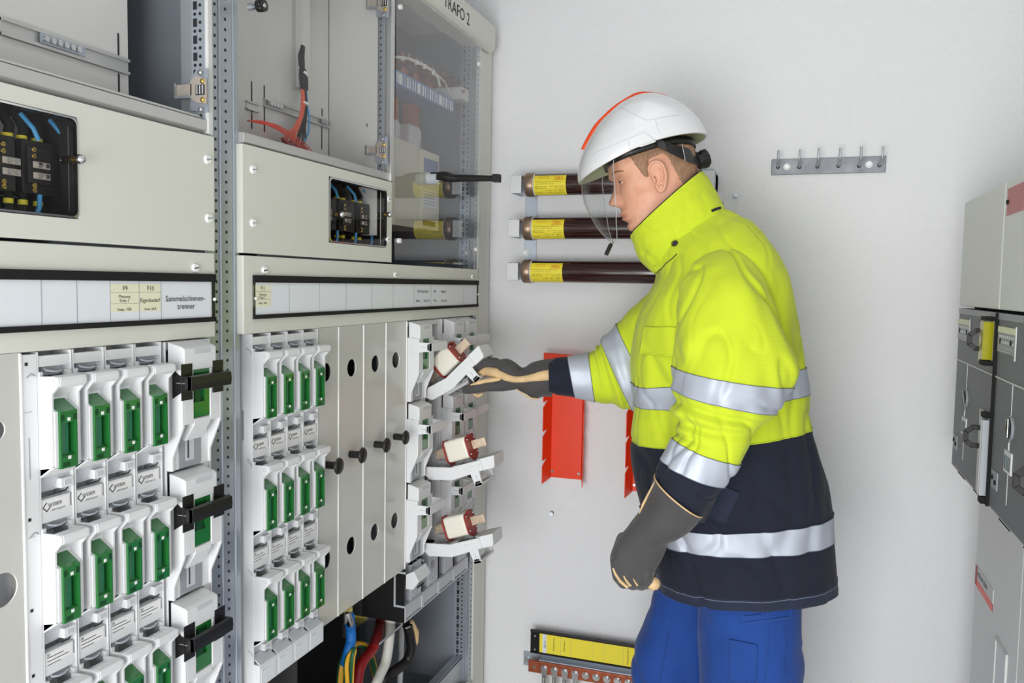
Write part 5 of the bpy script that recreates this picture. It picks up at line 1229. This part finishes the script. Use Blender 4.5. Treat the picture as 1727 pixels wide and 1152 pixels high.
def ear(sd):
    b = B(); c = Vector((.008, .0735, -.012))
    def ep(x, y, z):
        return hp(c.x + x * .97 + y * .10, sd * (c.y + z), c.z + y * .97 - x * .12)
    # outline of the outer rim, starting at the front notch
    rim = [(.008, .004, .002), (.0125, .014, .006), (.0115, .024, .010), (.004, .0305, .013), (-.006, .0305, .015), (-.0150, .023, .016), (-.0175, .010, .015), (-.0155, -.005, .013), (-.010, -.017, .010), (-.0035, -.027, .007), (.0045, -.0305, .004), (.0085, -.024, .002), (.0085, -.014, .001)]
    P = [ep(*r) for r in rim]; S = []
    for i in range(len(P) - 1):
        for k in range(4): S.append(cr(P[max(i - 1, 0)], P[i], P[i + 1], P[min(i + 2, len(P) - 1)], k / 4))
    S.append(P[-1]); n = len(S)
    b.tube(S, [.0022 + .0010 * sin(pi * i / n) + (.0018 if i > n * .74 else 0) for i in range(n)], 'skin', 12)
    ctr = ep(-.002, .002, .004)                    # bowl of the ear
    vs_ = [ctr] + [S[i] * .5 + ctr * .5 + HS * sd * .0005 for i in range(n)] + S; fs = []
    for i in range(n - 1): fs += [(0, 1 + i, 2 + i), (1 + i, 1 + n + i, 2 + n + i, 2 + i)]
    fs.append((0, n, 1)); b.add(vs_, fs, 'skin', True)
    b.tube([ep(-.006, .018, .009), ep(-.011, .010, .011), ep(-.0105, -.002, .011), ep(-.004, -.011, .009), ep(.003, -.012, .006)], [.0018, .0028, .0030, .0026, .0016], 'skin', 10)
    b.tube([ep(.0085, .004, .001), ep(.0095, -.002, .005), ep(.0080, -.008, .002)], [.002, .0042, .002], 'skin', 10)
    b.sph(ep(.0015, -.0235, .004), .0062, 'skin', (1, .8, 1), 14); b.tube([ep(.0085, -.014, .001), ep(.0088, -.019, .0015), ep(.006, -.025, .003)], [.003, .0035, .003], 'skin', 10)
    b.sph(ep(.003, -.002, .002), .0035, 'skin', (1, 1, 1), 10)
    b.obj('ear', person)
ear(1); ear(-1)
# hair: close-cropped shell over the back and sides
b = B(); NL = [-.075 + .0018 * i for i in range(100)]; NA = 300
HU_T = [(-.11, -.078), (-.06, -.056), (-.040, -.034), (-.034, -.012), (-.026, .024), (-.018, .032), (.014, .031), (.020, .010), (.024, -.004), (.033, -.004), (.037, .010), (.044, .030), (.050, .050), (.056, .075)]
rows = []; OF = []
for i, u in enumerate(NL):
    r = []; o_ = []
    for k in range(NA):
        a = 2 * pi * k / NA; q = head_pt(u, a) - HO; g = u + .0035 * noise.noise(Vector((k * .35, i * .35, 0))) - tab(HU_T, q.dot(HF) + .002 * noise.noise(Vector((i * .4, k * .4, 5))))
        d_ = max(-.0025, min(.0024, g * .45)); o_.append(d_); r.append(head_pt(u, a, d_ + (.0006 * noise.noise(Vector((i * .9, k * 1.3, 1))) if d_ > 0 else 0)))
    rows.append(r); OF.append(o_)
vs_ = [p for r in rows for p in r]
fs = [(i * NA + k, i * NA + (k + 1) % NA, (i + 1) * NA + (k + 1) % NA, (i + 1) * NA + k) for i in range(len(rows) - 1) for k in range(NA) if max(OF[i][k], OF[i][(k + 1) % NA], OF[i + 1][k], OF[i + 1][(k + 1) % NA]) > -.0012]
b.add(vs_, fs, 'hair', True); b.obj('hair', person)

# ---- helmet
b = B(); n = 96
PF = [(.1570, .036), (.1545, .052), (.1450, .074), (.1340, .092), (.115, .114), (.0859, .141), (.0600, .156), (.035, .168), (.0, .178), (-.012, .1805)]
PB = [(-.1386, .0487), (-.1375, .060), (-.1330, .080), (-.127, .096), (-.116, .115), (-.096, .141), (-.080, .155), (-.062, .1665), (-.035, .1775), (-.022, .1805)]
HW = [.1130, .1150, .1130, .108, .100, .083, .068, .052, .020, .004]; LF = [.014, .012, .010, .008, .008, .006, .005, .003, .001, 0]
def hrow(i, shrink=0.0):
    (f0, u0), (f1, u1) = PF[i], PB[i]; c = ((f0 + f1) / 2, (u0 + u1) / 2); r = []
    for k in range(n):
        a = 2 * pi * k / n; e = 2.15; x = math.copysign(abs(cos(a)) ** (2 / e), cos(a)); y = math.copysign(abs(sin(a)) ** (2 / e), sin(a))
        f = c[0] + (f0 - c[0]) * x * (1 - shrink); u = c[1] + (u0 - c[1]) * x + LF[i] * (1 - abs(x) ** 1.6) - (.006 if False else 0)
        r.append(hp(f, HW[i] * y * (1 - shrink), u - shrink * .02))
    return r
def dense(rows, sub=4):
    out = []
    for i in range(len(rows) - 1):
        for k in range(sub):
            t = k / sub; out.append([cr(rows[max(i - 1, 0)][j], rows[i][j], rows[i + 1][j], rows[min(i + 2, len(rows) - 1)][j], t) for j in range(len(rows[0]))])
    out.append(rows[-1]); return out
HR = [hrow(i) for i in range(10)]; b.grid(dense(HR), 'helmet', True, (False, True))
inner = [[(p - hp(0, 0, .04)) * .965 + hp(0, 0, .04) for p in r] for r in HR]
b.grid(dense(inner), 'hrim', True, (False, True)); b.grid([HR[0], inner[0]], 'helmet', True, (False, False))
helmet = b.obj('helmet', person, fixn=True, label='white safety helmet with orange ridge')
HD = dense(HR)
def onh(i, k, off=.0): p = HD[i][k % n]; c = hp(0, 0, .05); return p + (p - c).normalized() * off
b = B()                                            # orange ridge along the crown
mid = [HD[i][0] for i in range(14, len(HD))] + [HD[i][n // 2] for i in range(len(HD) - 1, 20, -1)]
nb = len(mid); L_, R_ = [], []
rows = []
for i, p in enumerate(mid):
    q = (p - hp(0, 0, .04)).normalized(); t = (mid[min(i + 1, nb - 1)] - mid[max(i - 1, 0)]).normalized(); s_ = HS.copy(); w = .0150 * min(1, i / 5, (nb - 1 - i) / 4) + .001
    rows.append([p - s_ * w * 1.1 - q * .004, p - s_ * w + q * .0040, p + q * .0062, p + s_ * w + q * .0040, p + s_ * w * 1.1 - q * .004])
b.grid(rows, 'oridge', False, (False, False)); b.obj('ridge', helmet, label='orange ridge strip')
b = B()                                            # raised side fitting and panel grooves
for pts in ([(5, 70), (9, 72), (17, 76), (19, 66)], [(5, 83), (10, 84), (12, 80)]): pass
def ray_h(px, py):                                 # helmet surface under a pixel
    from mathutils.bvhtree import BVHTree
    global _hb
    try: _hb
    except NameError:
        me = helmet.data; o = wloc(helmet); _hb = BVHTree.FromPolygons([v.co + o for v in me.vertices], [tuple(p.vertices) for p in me.polygons])
    r = ray(px, py).normalized(); h = _hb.ray_cast(CAM_P, r, 5); return h[0], h[1]
def poly_on(cast, pts, off):
    out = []
    for p in pts:
        h = cast(*p)
        if h[0] is None: continue
        nn = h[1] if h[1].dot(ray(*p)) < 0 else -h[1]
        out.append(h[0] + nn * off)
    return out
def densify(L, k=10):
    out = []
    for (x0, y0), (x1, y1) in zip(L, L[1:]): out += [(x0 + (x1 - x0) * i / k, y0 + (y1 - y0) * i / k) for i in range(k)]
    return out + [L[-1]]
for line in ([(1045, 181), (1066, 191), (1090, 203), (1105, 201), (1122, 197), (1145, 194)], [(1105, 202), (1108, 212), (1113, 226)], [(998, 261), (1018, 251), (1040, 242), (1058, 234)]):
    q = poly_on(ray_h, densify(line), .0002); b = B(); b.tube(q, .0005, 'plastic_in', 6); b.obj('groove', helmet)
# headband, ratchet and knob
b = B()
band = [head_pt(.052 - .016 * max(0, -cos(2 * pi * k / 64)), 2 * pi * k / 64, .006) for k in range(64)]
rows = [[p + HU * .012 for p in band], [p - HU * .006 for p in band]]; b.grid(rows, 'black', True, (False, False)); b.obj('headband', helmet, solid=.002, label='black headband')
b = B(); a0 = [atd(x, y, 1.755) for x, y in ((1110, 243), (1128, 252), (1148, 258))]
pts = [(1106, 240, 1.742), (1122, 247, 1.735), (1136, 253, 1.738), (1152, 259, 1.748), (1166, 264, 1.768), (1180, 269, 1.805)]
wd = [.010, .012, .0135, .0155, .0165, .0155]; rows = []
for (x, y, d), w in zip(pts, wd):
    p = atd(x, y, d); rows.append([p + HU * w - HS * 0, p + HU * w + HS * .003, p - HU * w + HS * .003, p - HU * w])
b.grid(rows, 'black', True, (True, True), smooth=False)
o = b.obj('ratchet_strap', helmet, .001, label='black ratchet strap')
b = B(); p = atd(1152, 257, 1.742); b.tube([p + HU * .018 - HF * .003, p - HU * .018 + HF * .001], .0010, 'steel', 6); b.obj('strap_edge', helmet)
b = B(); c = atd(1185, 269, 1.815); ax = (-HF + HU * .05).normalized()
b.cyl(c - ax * .012, c + ax * .010, .0185, 'black', 28); b.cyl(c + ax * .010, c + ax * .013, .016, 'black', 28)
for k in range(14):
    t = 2 * pi * k / 14; v = HU * cos(t) + HS * sin(t); b.cyl(c + v * .0182 - ax * .002, c + v * .0182 + ax * .010, .0022, 'black', 8)
b.obj('adjusting_knob', helmet, label='black adjusting knob')
# clear visor
b = B(); rows = []; K = 40
VT = [(.036, .1500, .092, 1.06), (.018, .1560, .093, 1.03), (-.005, .1580, .093, .99), (-.03, .1560, .090, .93), (-.055, .1510, .086, .85), (-.078, .1440, .080, .73), (-.098, .1345, .070, .58), (-.110, .1250, .058, .38)]
for (u, f, w, am) in VT:
    row = []
    for k in range(K + 1):
        a = am * (k / K * 2 - 1); row.append(hp(.005 + (f - .005) * cos(a) ** .8, w * sin(a) * 1.05, u + .022 * (1 - cos(a)) * (1 if u > 0 else .2)))
    rows.append(row)
rows = dense(rows, 3); b.grid(rows, 'visor', False, (False, False)); visor = b.obj('visor', helmet, label='clear curved visor', solid=.0)
b = B(); b.tube([r[0] for r in rows], .0008, 'clearf', 6); b.tube([r[-1] for r in rows], .0008, 'clearf', 6); b.tube(rows[-1], .0010, 'clearf', 6); b.obj('visor_edge', visor)
b = B(); p = rows[-1][K // 2 + 6]; p = atd(1030, 413, 1.80); q = atd(1022, 430, 1.80); b.tube([p + (p - q) * .15, p, q], [.003, .0048, .0048], 'black', 10); b.obj('visor_tab', visor, label='black pull tab')

# ---- jacket
def crease(p, k, o, w_, A):
    n_ = noise.noise(Vector((p.x * k + o, p.y * k, p.z * k * .62 + p.x * k * .35))); return -A * math.exp(-(n_ / w_) ** 2) * (.5 + noise.noise(Vector((p.x * 5 + o, p.y * 5, p.z * 5))))
def tf(s, a, p):
    w = .0090 * fn(p, 9, 9, 4.5) + .0050 * fn(p, 22, 22, 9, 3) + .0012 * fn(p, 60, 60, 20, 5)
    w += crease(p, 7, 3, .07, .011) + crease(p, 13, 8, .08, .006)
    if s > 11: w *= .8
    w += .006 * math.sin(a * 5 + s * 1.2 + 2 * fn(p, 4, 4, 4)) * max(0, 1 - abs(s - 7.2) / 3)
    return w
torso = [Sec((1110, 968), (1388, 952), DM, .170, 2.6), Sec((1104, 982), (1400, 968), DM, .192, 2.6), Sec((1103, 966), (1398, 950), DM, .192, 2.5),
         Sec((1090, 900), (1391, 889), DM, .190, 2.4), Sec((1085, 868), (1388, 850), DM, .188, 2.4), Sec((1076, 820), (1379, 790), DM, .186, 2.3),
         Sec((1066, 745), (1355, 712), DM, .184, 2.3), Sec((1065, 684), (1349, 657), DM, .186, 2.3), Sec((1065, 650), (1344, 615), DM, .188, 2.3),
         Sec((1067, 600), (1335, 560), DM, .192, 2.3), Sec((1075, 548), (1322, 505), DM, .198, 2.3), Sec((1090, 505), (1308, 458), DM, .205, 2.3),
         Sec((1108, 470), (1290, 418), DM, .192, 2.2), Sec((1104, 450), (1262, 382), DM, .150, 2.1), Sec((1092, 436), (1238, 362), DM, .105, 2.0), Sec((1096, 425), (1215, 350), DM, .075, 2.0)]
b = B(); rows_t, par_t = loft(b, torso, [(1, 'navyh'), (2, 'navyh'), (6, 'navy'), (15, 'yel')], sub=14, n=180, disp=tf)
jk = b.obj('jacket', person, fixn=False, label='hi-vis yellow and navy jacket with reflective tapes')
def tape(secs, s0, s1, name, disp, n=180, sub=14, par=None):
    b = B(); rows, pr = loft(B(), secs, [], sub, n, disp, off=.0022)
    idx = [i for i, s_ in enumerate(pr) if s0 - .001 <= s_ <= s1 + .001]; R = [rows[i] for i in idx]
    b.grid(R, 'tape', True, (False, False))
    for e in (R[0], R[-1]):
        q = [p for p in e] + [e[0]]; b.tube([q[i] for i in range(len(q))], .0007, 'seam', 5, caps=False)
    return b.obj(name, jk, fixn=False, label='silver reflective tape')
tape(torso, 3, 4, 'reflective_tape', tf); tape(torso, 7, 8, 'reflective_tape', tf)
b = B(); rr, pp = loft(B(), torso, [], 14, 180, tf, off=.001)
for sv in (1.9,):
    i = min(range(len(pp)), key=lambda k: abs(pp[k] - sv)); b.tube(rr[i] + [rr[i][0]], .0009, 'seam', 5, caps=False)
b.obj('hem_stitching', jk); b = B()
i = min(range(len(pp)), key=lambda k: abs(pp[k] - 6)); b.tube(rr[i] + [rr[i][0]], .0012, 'yel', 5, caps=False)
b.obj('waist_seam', jk)

def sf(s, a, p):
    w = .0085 * fn(p, 12, 12, 7, 1) + .0050 * fn(p, 28, 28, 13, 2)
    w += crease(p, 9, 1, .07, .011) + crease(p, 17, 6, .08, .006)
    k = math.exp(-((s - 8.4) / 1.4) ** 2)
    w += k * .0085 * math.sin(s * 4.6 + 1.5 * math.cos(a) + 3 * fn(p, 6, 6, 6)) * (0.55 + .45 * math.cos(a))
    k2 = math.exp(-((s - 3) / 1.6) ** 2); w += k2 * .006 * math.sin(a * 4 + s * .8)
    return w
near = [Sec((1196, 418), (1226, 410), 1.74, .03, 2), Sec((1172, 436), (1252, 424), 1.70, .065, 2), Sec((1153, 475), (1280, 462), 1.66, .095, 2.1), Sec((1145, 525), (1300, 515), 1.635, .102, 2.2),
        Sec((1138, 565), (1319, 560), 1.62, .102, 2.2), Sec((1135, 595), (1342, 614), 1.612, .100, 2.3), Sec((1133, 620), (1332, 650), 1.61, .100, 2.3), Sec((1132, 656), (1302, 692), 1.605, .098, 2.3), Sec((1130, 682), (1286, 706), 1.60, .092, 2.3),
        Sec((1137, 712), (1270, 720), 1.595, .086, 2.2), Sec((1142, 730), (1262, 742), 1.59, .082, 2.2), Sec((1137, 740), (1246, 776), 1.585, .078, 2.2), Sec((1117, 777), (1219, 815), 1.58, .070, 2.2), Sec((1108, 800), (1202, 846), 1.58, .064, 2.1), Sec((1100, 830), (1186, 878), 1.58, .056, 2.1)]
b = B(); loft(b, near, [(12, 'yel'), (14, 'navy')], sub=16, n=150, disp=sf); b.obj('left_sleeve', jk, fixn=False)
tape(near, 6, 7, 'reflective_tape', sf, 150, 16); tape(near, 11, 12, 'reflective_tape', sf, 150, 16)
def ff(s, a, p): return crease(p, 11, 4, .08, .008) + .0050 * fn(p, 12, 12, 12, 8) + .0025 * fn(p, 30, 30, 30, 4) + math.exp(-((s - 4.2) / 1.2) ** 2) * .004 * math.sin(s * 7 + a * 2) + (.004 * fn(p, 60, 20, 20, 1) if s > 8 else 0)
DF = 1.99
far = [Sec((1120, 470), (1190, 560), 1.93, .05, 2), Sec((1088, 500), (1150, 615), 1.96, .085, 2.1), Sec((1062, 522), (1122, 655), 1.975, .090, 2.2), Sec((1039, 547), (1098, 666), DF, .085, 2.3), Sec((1014, 575), (1066, 690), DF, .085, 2.3),
       Sec((1003, 588), (1036, 681), DF, .074, 2.3), Sec((992, 595), (1003, 678), DF, .062, 2.3), Sec((957, 602), (970, 671), DF, .054, 2.3), Sec((940, 604), (945, 668), DF, .050, 2.2), Sec((925, 610), (926, 664), DF, .045, 2.2)]
b = B(); loft(b, far, [(7, 'yel'), (9, 'navy')], sub=12, n=100, disp=ff); b.obj('right_sleeve', jk, fixn=False)
tape(far, 3, 4, 'reflective_tape', ff, 100, 12); tape(far, 6, 7, 'reflective_tape', ff, 100, 12)

# collar: high tube around the neck
def cf(s, a, p): return crease(p, 20, 2, .08, .005) + .0030 * fn(p, 22, 22, 22, 3) + .0015 * fn(p, 60, 60, 60)
col = [Sec((1104, 462), (1216, 362), DM, .088, 2), Sec((1082, 441), (1221, 354), DM, .095, 2.1), Sec((1070, 418), (1207, 328), DM, .092, 2.1), Sec((1064, 402), (1194, 306), DM, .086, 2.1), Sec((1063, 396), (1181, 292), DM, .082, 2.1)]
b = B(); R1, _ = loft(b, col, [(4, 'yel')], sub=8, n=96, disp=cf, caps=(False, False))
inn = [Sec((1068, 400), (1178, 297), DM, .076, 2.1), Sec((1080, 425), (1196, 330), DM, .080, 2.1), Sec((1110, 450), (1205, 360), DM, .07, 2.1)]
R2_, _ = loft(b, inn, [(2, 'navy')], sub=6, n=96, disp=None, caps=(False, False)); b.grid([R1[-1], R2_[0]], 'navy', True, (False, False))
collar = b.obj('collar', jk, fixn=False)
b = B(); e = R1[-1]; b.tube(e + [e[0]], .0011, 'navy', 6, caps=False); b.obj('collar_piping', collar)

# flaps, pockets, snaps laid on the cloth surface
from mathutils.bvhtree import BVHTree
def caster(objs):
    V = []; F = []
    for o in objs:
        off = wloc(o); k = len(V); V += [v.co + off for v in o.data.vertices]; F += [tuple(i + k for i in p.vertices) for p in o.data.polygons]
    t = BVHTree.FromPolygons(V, F)
    return lambda x, y: t.ray_cast(CAM_P, ray(x, y).normalized(), 6)[:2]
cj = caster([jk]); cs = caster([o for o in jk.children if o.name.startswith('left_sleeve')]); cc = caster([collar, jk])
def patch_on(b, cast, quad, m, off=.004, nu=12, nv=8, rim=None):
    (a, b1, c, d) = [Vector((p[0], p[1], 0)) for p in quad]; rows = []
    for j in range(nv + 1):
        r = []
        for i in range(nu + 1):
            u, v = i / nu, j / nv; p = a.lerp(b1, u).lerp(d.lerp(c, u), v); h = cast(p.x, p.y)
            if h[0] is None: return
            nn = h[1] if h[1].dot(ray(p.x, p.y)) < 0 else -h[1]; r.append(h[0] + nn * off)
        rows.append(r)
    uv = [[(i / nu * .07, j / nv * .05) for i in range(nu + 2)] for j in range(nv + 1)]
    b.grid(rows, m, False, (False, False), uvs=uv)
    bd = rows[0] + [r[-1] for r in rows[1:]] + rows[-1][::-1][1:] + [r[0] for r in rows[::-1]][1:]
    b.tube(bd, rim or off * .45, m, 6, caps=False)
b = B(); patch_on(b, ray_h, ((1062, 235), (1085, 224), (1105, 237), (1062, 252)), 'helmet', .0022, 14, 10, rim=.0012); b.obj('side_fitting', helmet)
b = B(); patch_on(b, cj, ((1091, 553), (1146, 553), (1142, 601), (1083, 597)), 'yel', .005, rim=.0010); b.obj('chest_pocket_flap', jk)
b = B(); patch_on(b, cj, ((1216, 818), (1246, 832), (1222, 884), (1194, 872)), 'navyh', .0028); b.obj('side_pocket', jk)
b = B()
for cast, x, y in ((cc, 1138, 411),):
    h = cast(x, y); nn = h[1] if h[1].dot(ray(x, y)) < 0 else -h[1]; nn = CB; b.cyl(h[0] - nn * .002, h[0] + nn * .0075, .0070, 'black', 20, .0058)
b.obj('snap_button', collar, label='black snap button')
b = B(); p = atd(1212, 346, DM - .02); b.cyl(p, p + Vector((.006, -.004, .002)), .007, 'black', 16); b.obj('snap_button', collar, label='black snap button')
b = B(); q = poly_on(cc, [(1200, 356), (1207, 353), (1214, 351)], .001)
if q: b.tube(q, .003, 'navy', 8); b.obj('collar_strap', collar)
q = poly_on(cj, [(1114, 456), (1124, 444), (1134, 436), (1142, 428)], .001)
if q:
    b = B(); b.tube(q, .0010, 'navy', 6); b.obj('front_seam', jk)

# ---- trousers and shoes
def pf_(s, a, p): return crease(p, 9, 7, .08, .010) + crease(p, 18, 5, .08, .004) + .006 * fn(p, 10, 10, 5, 9) + .003 * fn(p, 26, 26, 14, 2)
b = B()
n1 = atd(1263, 1150, 1.74); n0 = atd(1155, 1150, 1.93)
def wsec(c, z, ra, rb, e=2.1): return Sec(Vector((c.x - ra, c.y, z)), Vector((c.x + ra, c.y, z)), 0, rb, e)
loft(b, [Sec((1118, 930), (1372, 920), DM, .150), Sec((1110, 965), (1362, 960), DM, .150), Sec((1104, 990), (1352, 990), DM, .140)], [(2, 'blue')], disp=pf_)
loft(b, [Sec((1170, 940), (1352, 940), 1.76, .085), Sec((1176, 1000), (1347, 995), 1.75, .098), Sec((1180, 1050), (1347, 1050), 1.745, .098), Sec((1182, 1150), (1347, 1150), 1.745, .094), wsec(n1, .50, .088, .088), wsec(n1, .30, .080, .08), wsec(n1, .10, .078, .08), wsec(n1, .055, .082, .085)], [(7, 'blue')], disp=pf_)
loft(b, [Sec((1112, 950), (1290, 950), 1.92, .085), Sec((1100, 1000), (1280, 1000), 1.92, .095), Sec((1089, 1045), (1262, 1050), 1.925, .092), Sec((1070, 1100), (1245, 1105), 1.93, .090), Sec((1068, 1150), (1238, 1155), 1.93, .088), wsec(n0 + Vector((-.01, 0, 0)), .50, .085, .085), wsec(n0 + Vector((-.01, 0, 0)), .30, .08, .08), wsec(n0 + Vector((-.01, 0, 0)), .10, .078, .08), wsec(n0 + Vector((-.01, 0, 0)), .055, .082, .085)], [(8, 'blue')], disp=pf_)
tr = b.obj('trousers', person, fixn=False, label='blue work trousers')
ct = caster([tr])
b = B(); patch_on(b, ct, ((1236, 1012), (1336, 1008), (1330, 1040), (1250, 1050)), 'blue', .005, 16, 8); b.obj('thigh_pocket_flap', tr)
b = B(); patch_on(b, ct, ((1252, 1024), (1284, 1022), (1285, 1036), (1254, 1039)), 'blue', .0075, 8, 4); b.obj('flap_tab', tr)
b = B()
patch_on(b, ct, ((1232, 1078), (1276, 1088), (1275, 1150), (1232, 1150)), 'blue', .003, 12, 8); b.obj('thigh_pocket', tr)
for ln in ([(1296, 1052), (1296, 1080), (1293, 1110), (1290, 1150)], [(1312, 1050), (1322, 1070), (1326, 1100), (1324, 1150)], [(1132, 1040), (1126, 1080), (1118, 1120), (1112, 1150)]):
    q = poly_on(ct, ln, .0006)
    b = B(); b.tube(q, .0014, 'blue', 6); b.obj('leg_seam', tr)
for c in (n1, n0 + Vector((-.01, 0, 0))):
    b = B(); rows = []
    for z, k, h in ((0, 1.02, 0), (.02, 1.02, 0), (.05, .98, 0), (.085, .82, .02), (.11, .55, .06), (.14, .50, .07)):
        rows.append([Vector((c.x - .045 + h + (.145 * k - h * .4) * cos(2 * pi * i / 40) * (1 if cos(2 * pi * i / 40) > 0 else 1), c.y + .050 * min(1, k + .12) * sin(2 * pi * i / 40), z)) for i in range(40)])
    b.grid(rows, 'shoe', True, (True, True)); b.obj('safety_shoe', person, fixn=True)

# ---- near (left) glove: gauntlet and loosely closed hand
def tubepx(b, pts, r, m='glove', n=16): b.tube([atd(*p) for p in pts], r, m, n)
def rounded_tube(b, pts, r, m='glove', n=16):
    P = [atd(*p) for p in pts]; b.tube(P, r, m, n); b.sph(P[-1], r[-1], m, n=14); b.sph(P[0], r[0], m, n=14)
b = B(); D1 = 1.575
g = [Sec((1108, 812), (1180, 868), D1, .060, 2.2), Sec((1096, 832), (1170, 885), D1, .058, 2.2), Sec((1080, 862), (1142, 906), D1, .048, 2.2), Sec((1060, 890), (1128, 912), D1 + .004, .040, 2.3), Sec((1040, 915), (1124, 922), D1 + .008, .034, 2.5), Sec((1030, 940), (1116, 940), D1 + .01, .030, 2.6), Sec((1032, 958), (1106, 960), D1 + .013, .025, 2.6), Sec((1042, 968), (1100, 972), D1 + .018, .016, 2.4)]
loft(b, g, [(7, 'glove')], sub=5, n=48, disp=lambda s, a, p: .0018 * fn(p, 30, 30, 30))
for (x0, y0, x1, y1, x2, y2, r) in ((1040, 948, 1043, 972, 1052, 984, .0125), (1056, 956, 1060, 978, 1067, 986, .0128), (1073, 960, 1077, 981, 1081, 987, .0125), (1090, 962, 1092, 980, 1094, 985, .0118)):
    rounded_tube(b, [(x0, y0, D1 - .004), ((x0 + x1) / 2, (y0 + y1) / 2, D1 - .002), (x1, y1, D1 + .010), (x2, y2, D1 + .030), (x2 + 6, y2 - 8, D1 + .050)], [r, r, r * .97, r * .92, r * .82])
rounded_tube(b, [(1052, 910, D1 + .035), (1042, 935, D1 + .050), (1050, 958, D1 + .060), (1066, 968, D1 + .062)], [.015, .014, .0125, .011])
gl = b.obj('glove', person, label='charcoal and tan work glove hanging loosely closed', fixn=True); bake(gl, .0030, 5)
b = B(); R0 = loft(B(), [Sec((1104, 805), (1184, 866), D1, .063, 2.2), Sec((1106, 810), (1181, 868), D1, .062, 2.2)], [], 2, 64)[0]
q = R0[0]; b.tube(q + [q[0]], .0016, 'tan', 8, caps=False)
L2 = loft(b, [Sec((1104, 805), (1185, 867), D1, .0625, 2.2), Sec((1098, 824), (1174, 880), D1, .0605, 2.2), Sec((1085, 850), (1152, 900), D1, .053, 2.2)], [(2, 'glove')], 4, 64, caps=(False, False))[0]
b.obj('gauntlet_cuff', gl, fixn=False)
cg = caster([gl]); b = B()
for ln, rr_ in (([(1034, 958), (1038, 968), (1046, 980), (1058, 989)], .0036), ([(1052, 971), (1055, 977), (1059, 983), (1063, 987)], .0028), ([(1068, 976), (1071, 981), (1075, 987)], .0020)):
    q = poly_on(cg, ln, .0004)
    if q: b.tube(q, [rr_ * (.5 + .8 * i / len(q)) for i in range(len(q))], 'tan', 8)
P = [atd(x, y, D1 + dz) for x, y, dz in ((1176, 880, -.012), (1160, 894, -.010), (1140, 908, -.008), (1124, 911, -.006), (1119, 926, -.002), (1110, 944, .002), (1101, 958, .006), (1096, 970, .004), (1093, 984, .004))]
b.tube(P, [.0016, .0028, .0028, .0040, .0050, .0050, .0055, .0070, .0060], 'tan', 10)
b.tube([atd(1105, 811, D1 - .01), atd(1093, 834, D1 - .01), atd(1084, 852, D1 - .01), atd(1078, 866, D1 - .01)], [.0012, .0022, .0026, .001], 'tan', 8)
c = atd(1102, 984, D1 + .012); b.sph(c, .0135, 'tan', (1, 1, .95), 18); b.obj('leather_palm', gl, label='tan leather palm side')

# ---- far (right) glove gripping the open carrier
b = B(); D2 = 2.005
g = [Sec((936, 604), (931, 670), D2, .052, 2.2), Sec((922, 606), (918, 669), D2, .050, 2.2), Sec((898, 611), (900, 672), D2, .046, 2.2), Sec((882, 620), (886, 663), D2, .037, 2.3), Sec((870, 612), (870, 657), D2, .036, 2.4), Sec((858, 606), (856, 658), D2, .038, 2.4), Sec((846, 606), (843, 655), D2 + .004, .036, 2.4), Sec((836, 610), (836, 645), D2 + .01, .028, 2.2)]
loft(b, g, [(7, 'glove')], sub=5, n=48, disp=lambda s, a, p: .0022 * fn(p, 34, 34, 34, 2))
for k, (dd, sc) in enumerate(((-.030, .95), (-.006, 1.0), (.018, .98), (.040, .86))):
    D = D2 + .034 + dd; z = (2, 0, 1, 5)[k]
    rounded_tube(b, [(850, 620 + z, D), (834, 613 + z, D), (815, 612 + z, D + .002), (802, 618 + z, D + .006), (796, 630 + z, D + .010), (797, 640 + z, D + .013)], [.0145 * sc, .0150 * sc, .0145 * sc, .0135 * sc, .0125 * sc, .0115 * sc])
rounded_tube(b, [(866, 647, D2 - .012), (846, 650, D2 - .022), (820, 651, D2 - .020), (800, 655, D2 - .014), (786, 657, D2 - .008)], [.0155, .0150, .0138, .0128, .0112])
gr = b.obj('glove', person, label='charcoal and tan work glove gripping the carrier handle', fixn=True); bake(gr, .0030, 4)
b = B()
cg = caster([gr]); q = poly_on(cg, [(929, 633), (920, 633), (908, 635), (892, 638), (876, 640), (862, 639), (850, 635), (838, 630), (826, 626), (812, 628)], -.0022)
if q:
    rows = []
    for i, p in enumerate(q): w = (.0125, .0122, .0110, .0085, .0075, .0080, .0095, .0105, .0095, .006)[i]; rows.append([p + CU * w, p + CU * w * .9 + CB * .0045, p + CB * .0060, p - CU * w * .9 + CB * .0045, p - CU * w])
    b.grid(dense(rows, 3), 'tan', False, (False, False))
b.obj('leather_strip', gr, fixn=False, label='tan leather strip')
b = B(); b.tube([atd(868, 637, D2 - .020), atd(852, 634, D2 - .026), atd(836, 629, D2 - .016), atd(820, 626, D2 + .0), atd(808, 630, D2 + .012)], [.008, .012, .0125, .011, .008], 'tan', 14)
b.tube([atd(850, 640, D2 - .026), atd(830, 641, D2 - .028), atd(810, 645, D2 - .024), atd(794, 650, D2 - .018)], [.004, .006, .006, .003], 'tan', 10)
q = []
b.obj('leather_thumb_web', gr, fixn=False, label='tan leather between thumb and fingers')
b = B(); b.tube([atd(870, 656, D2 - .03), atd(882, 664, D2 - .036), atd(896, 672, D2 - .034), atd(910, 673, D2 - .03)], [.001, .0022, .0024, .001], 'tan', 8)
b.obj('leather_edge', gr, fixn=False, label='tan leather edge')
b = B(); b.tube([atd(796, 662, D2), atd(806, 668, D2), atd(814, 664, D2)], [.003, .005, .003], 'tan', 10)
b.obj('leather_palm', gr, fixn=False, label='tan leather fingertip')
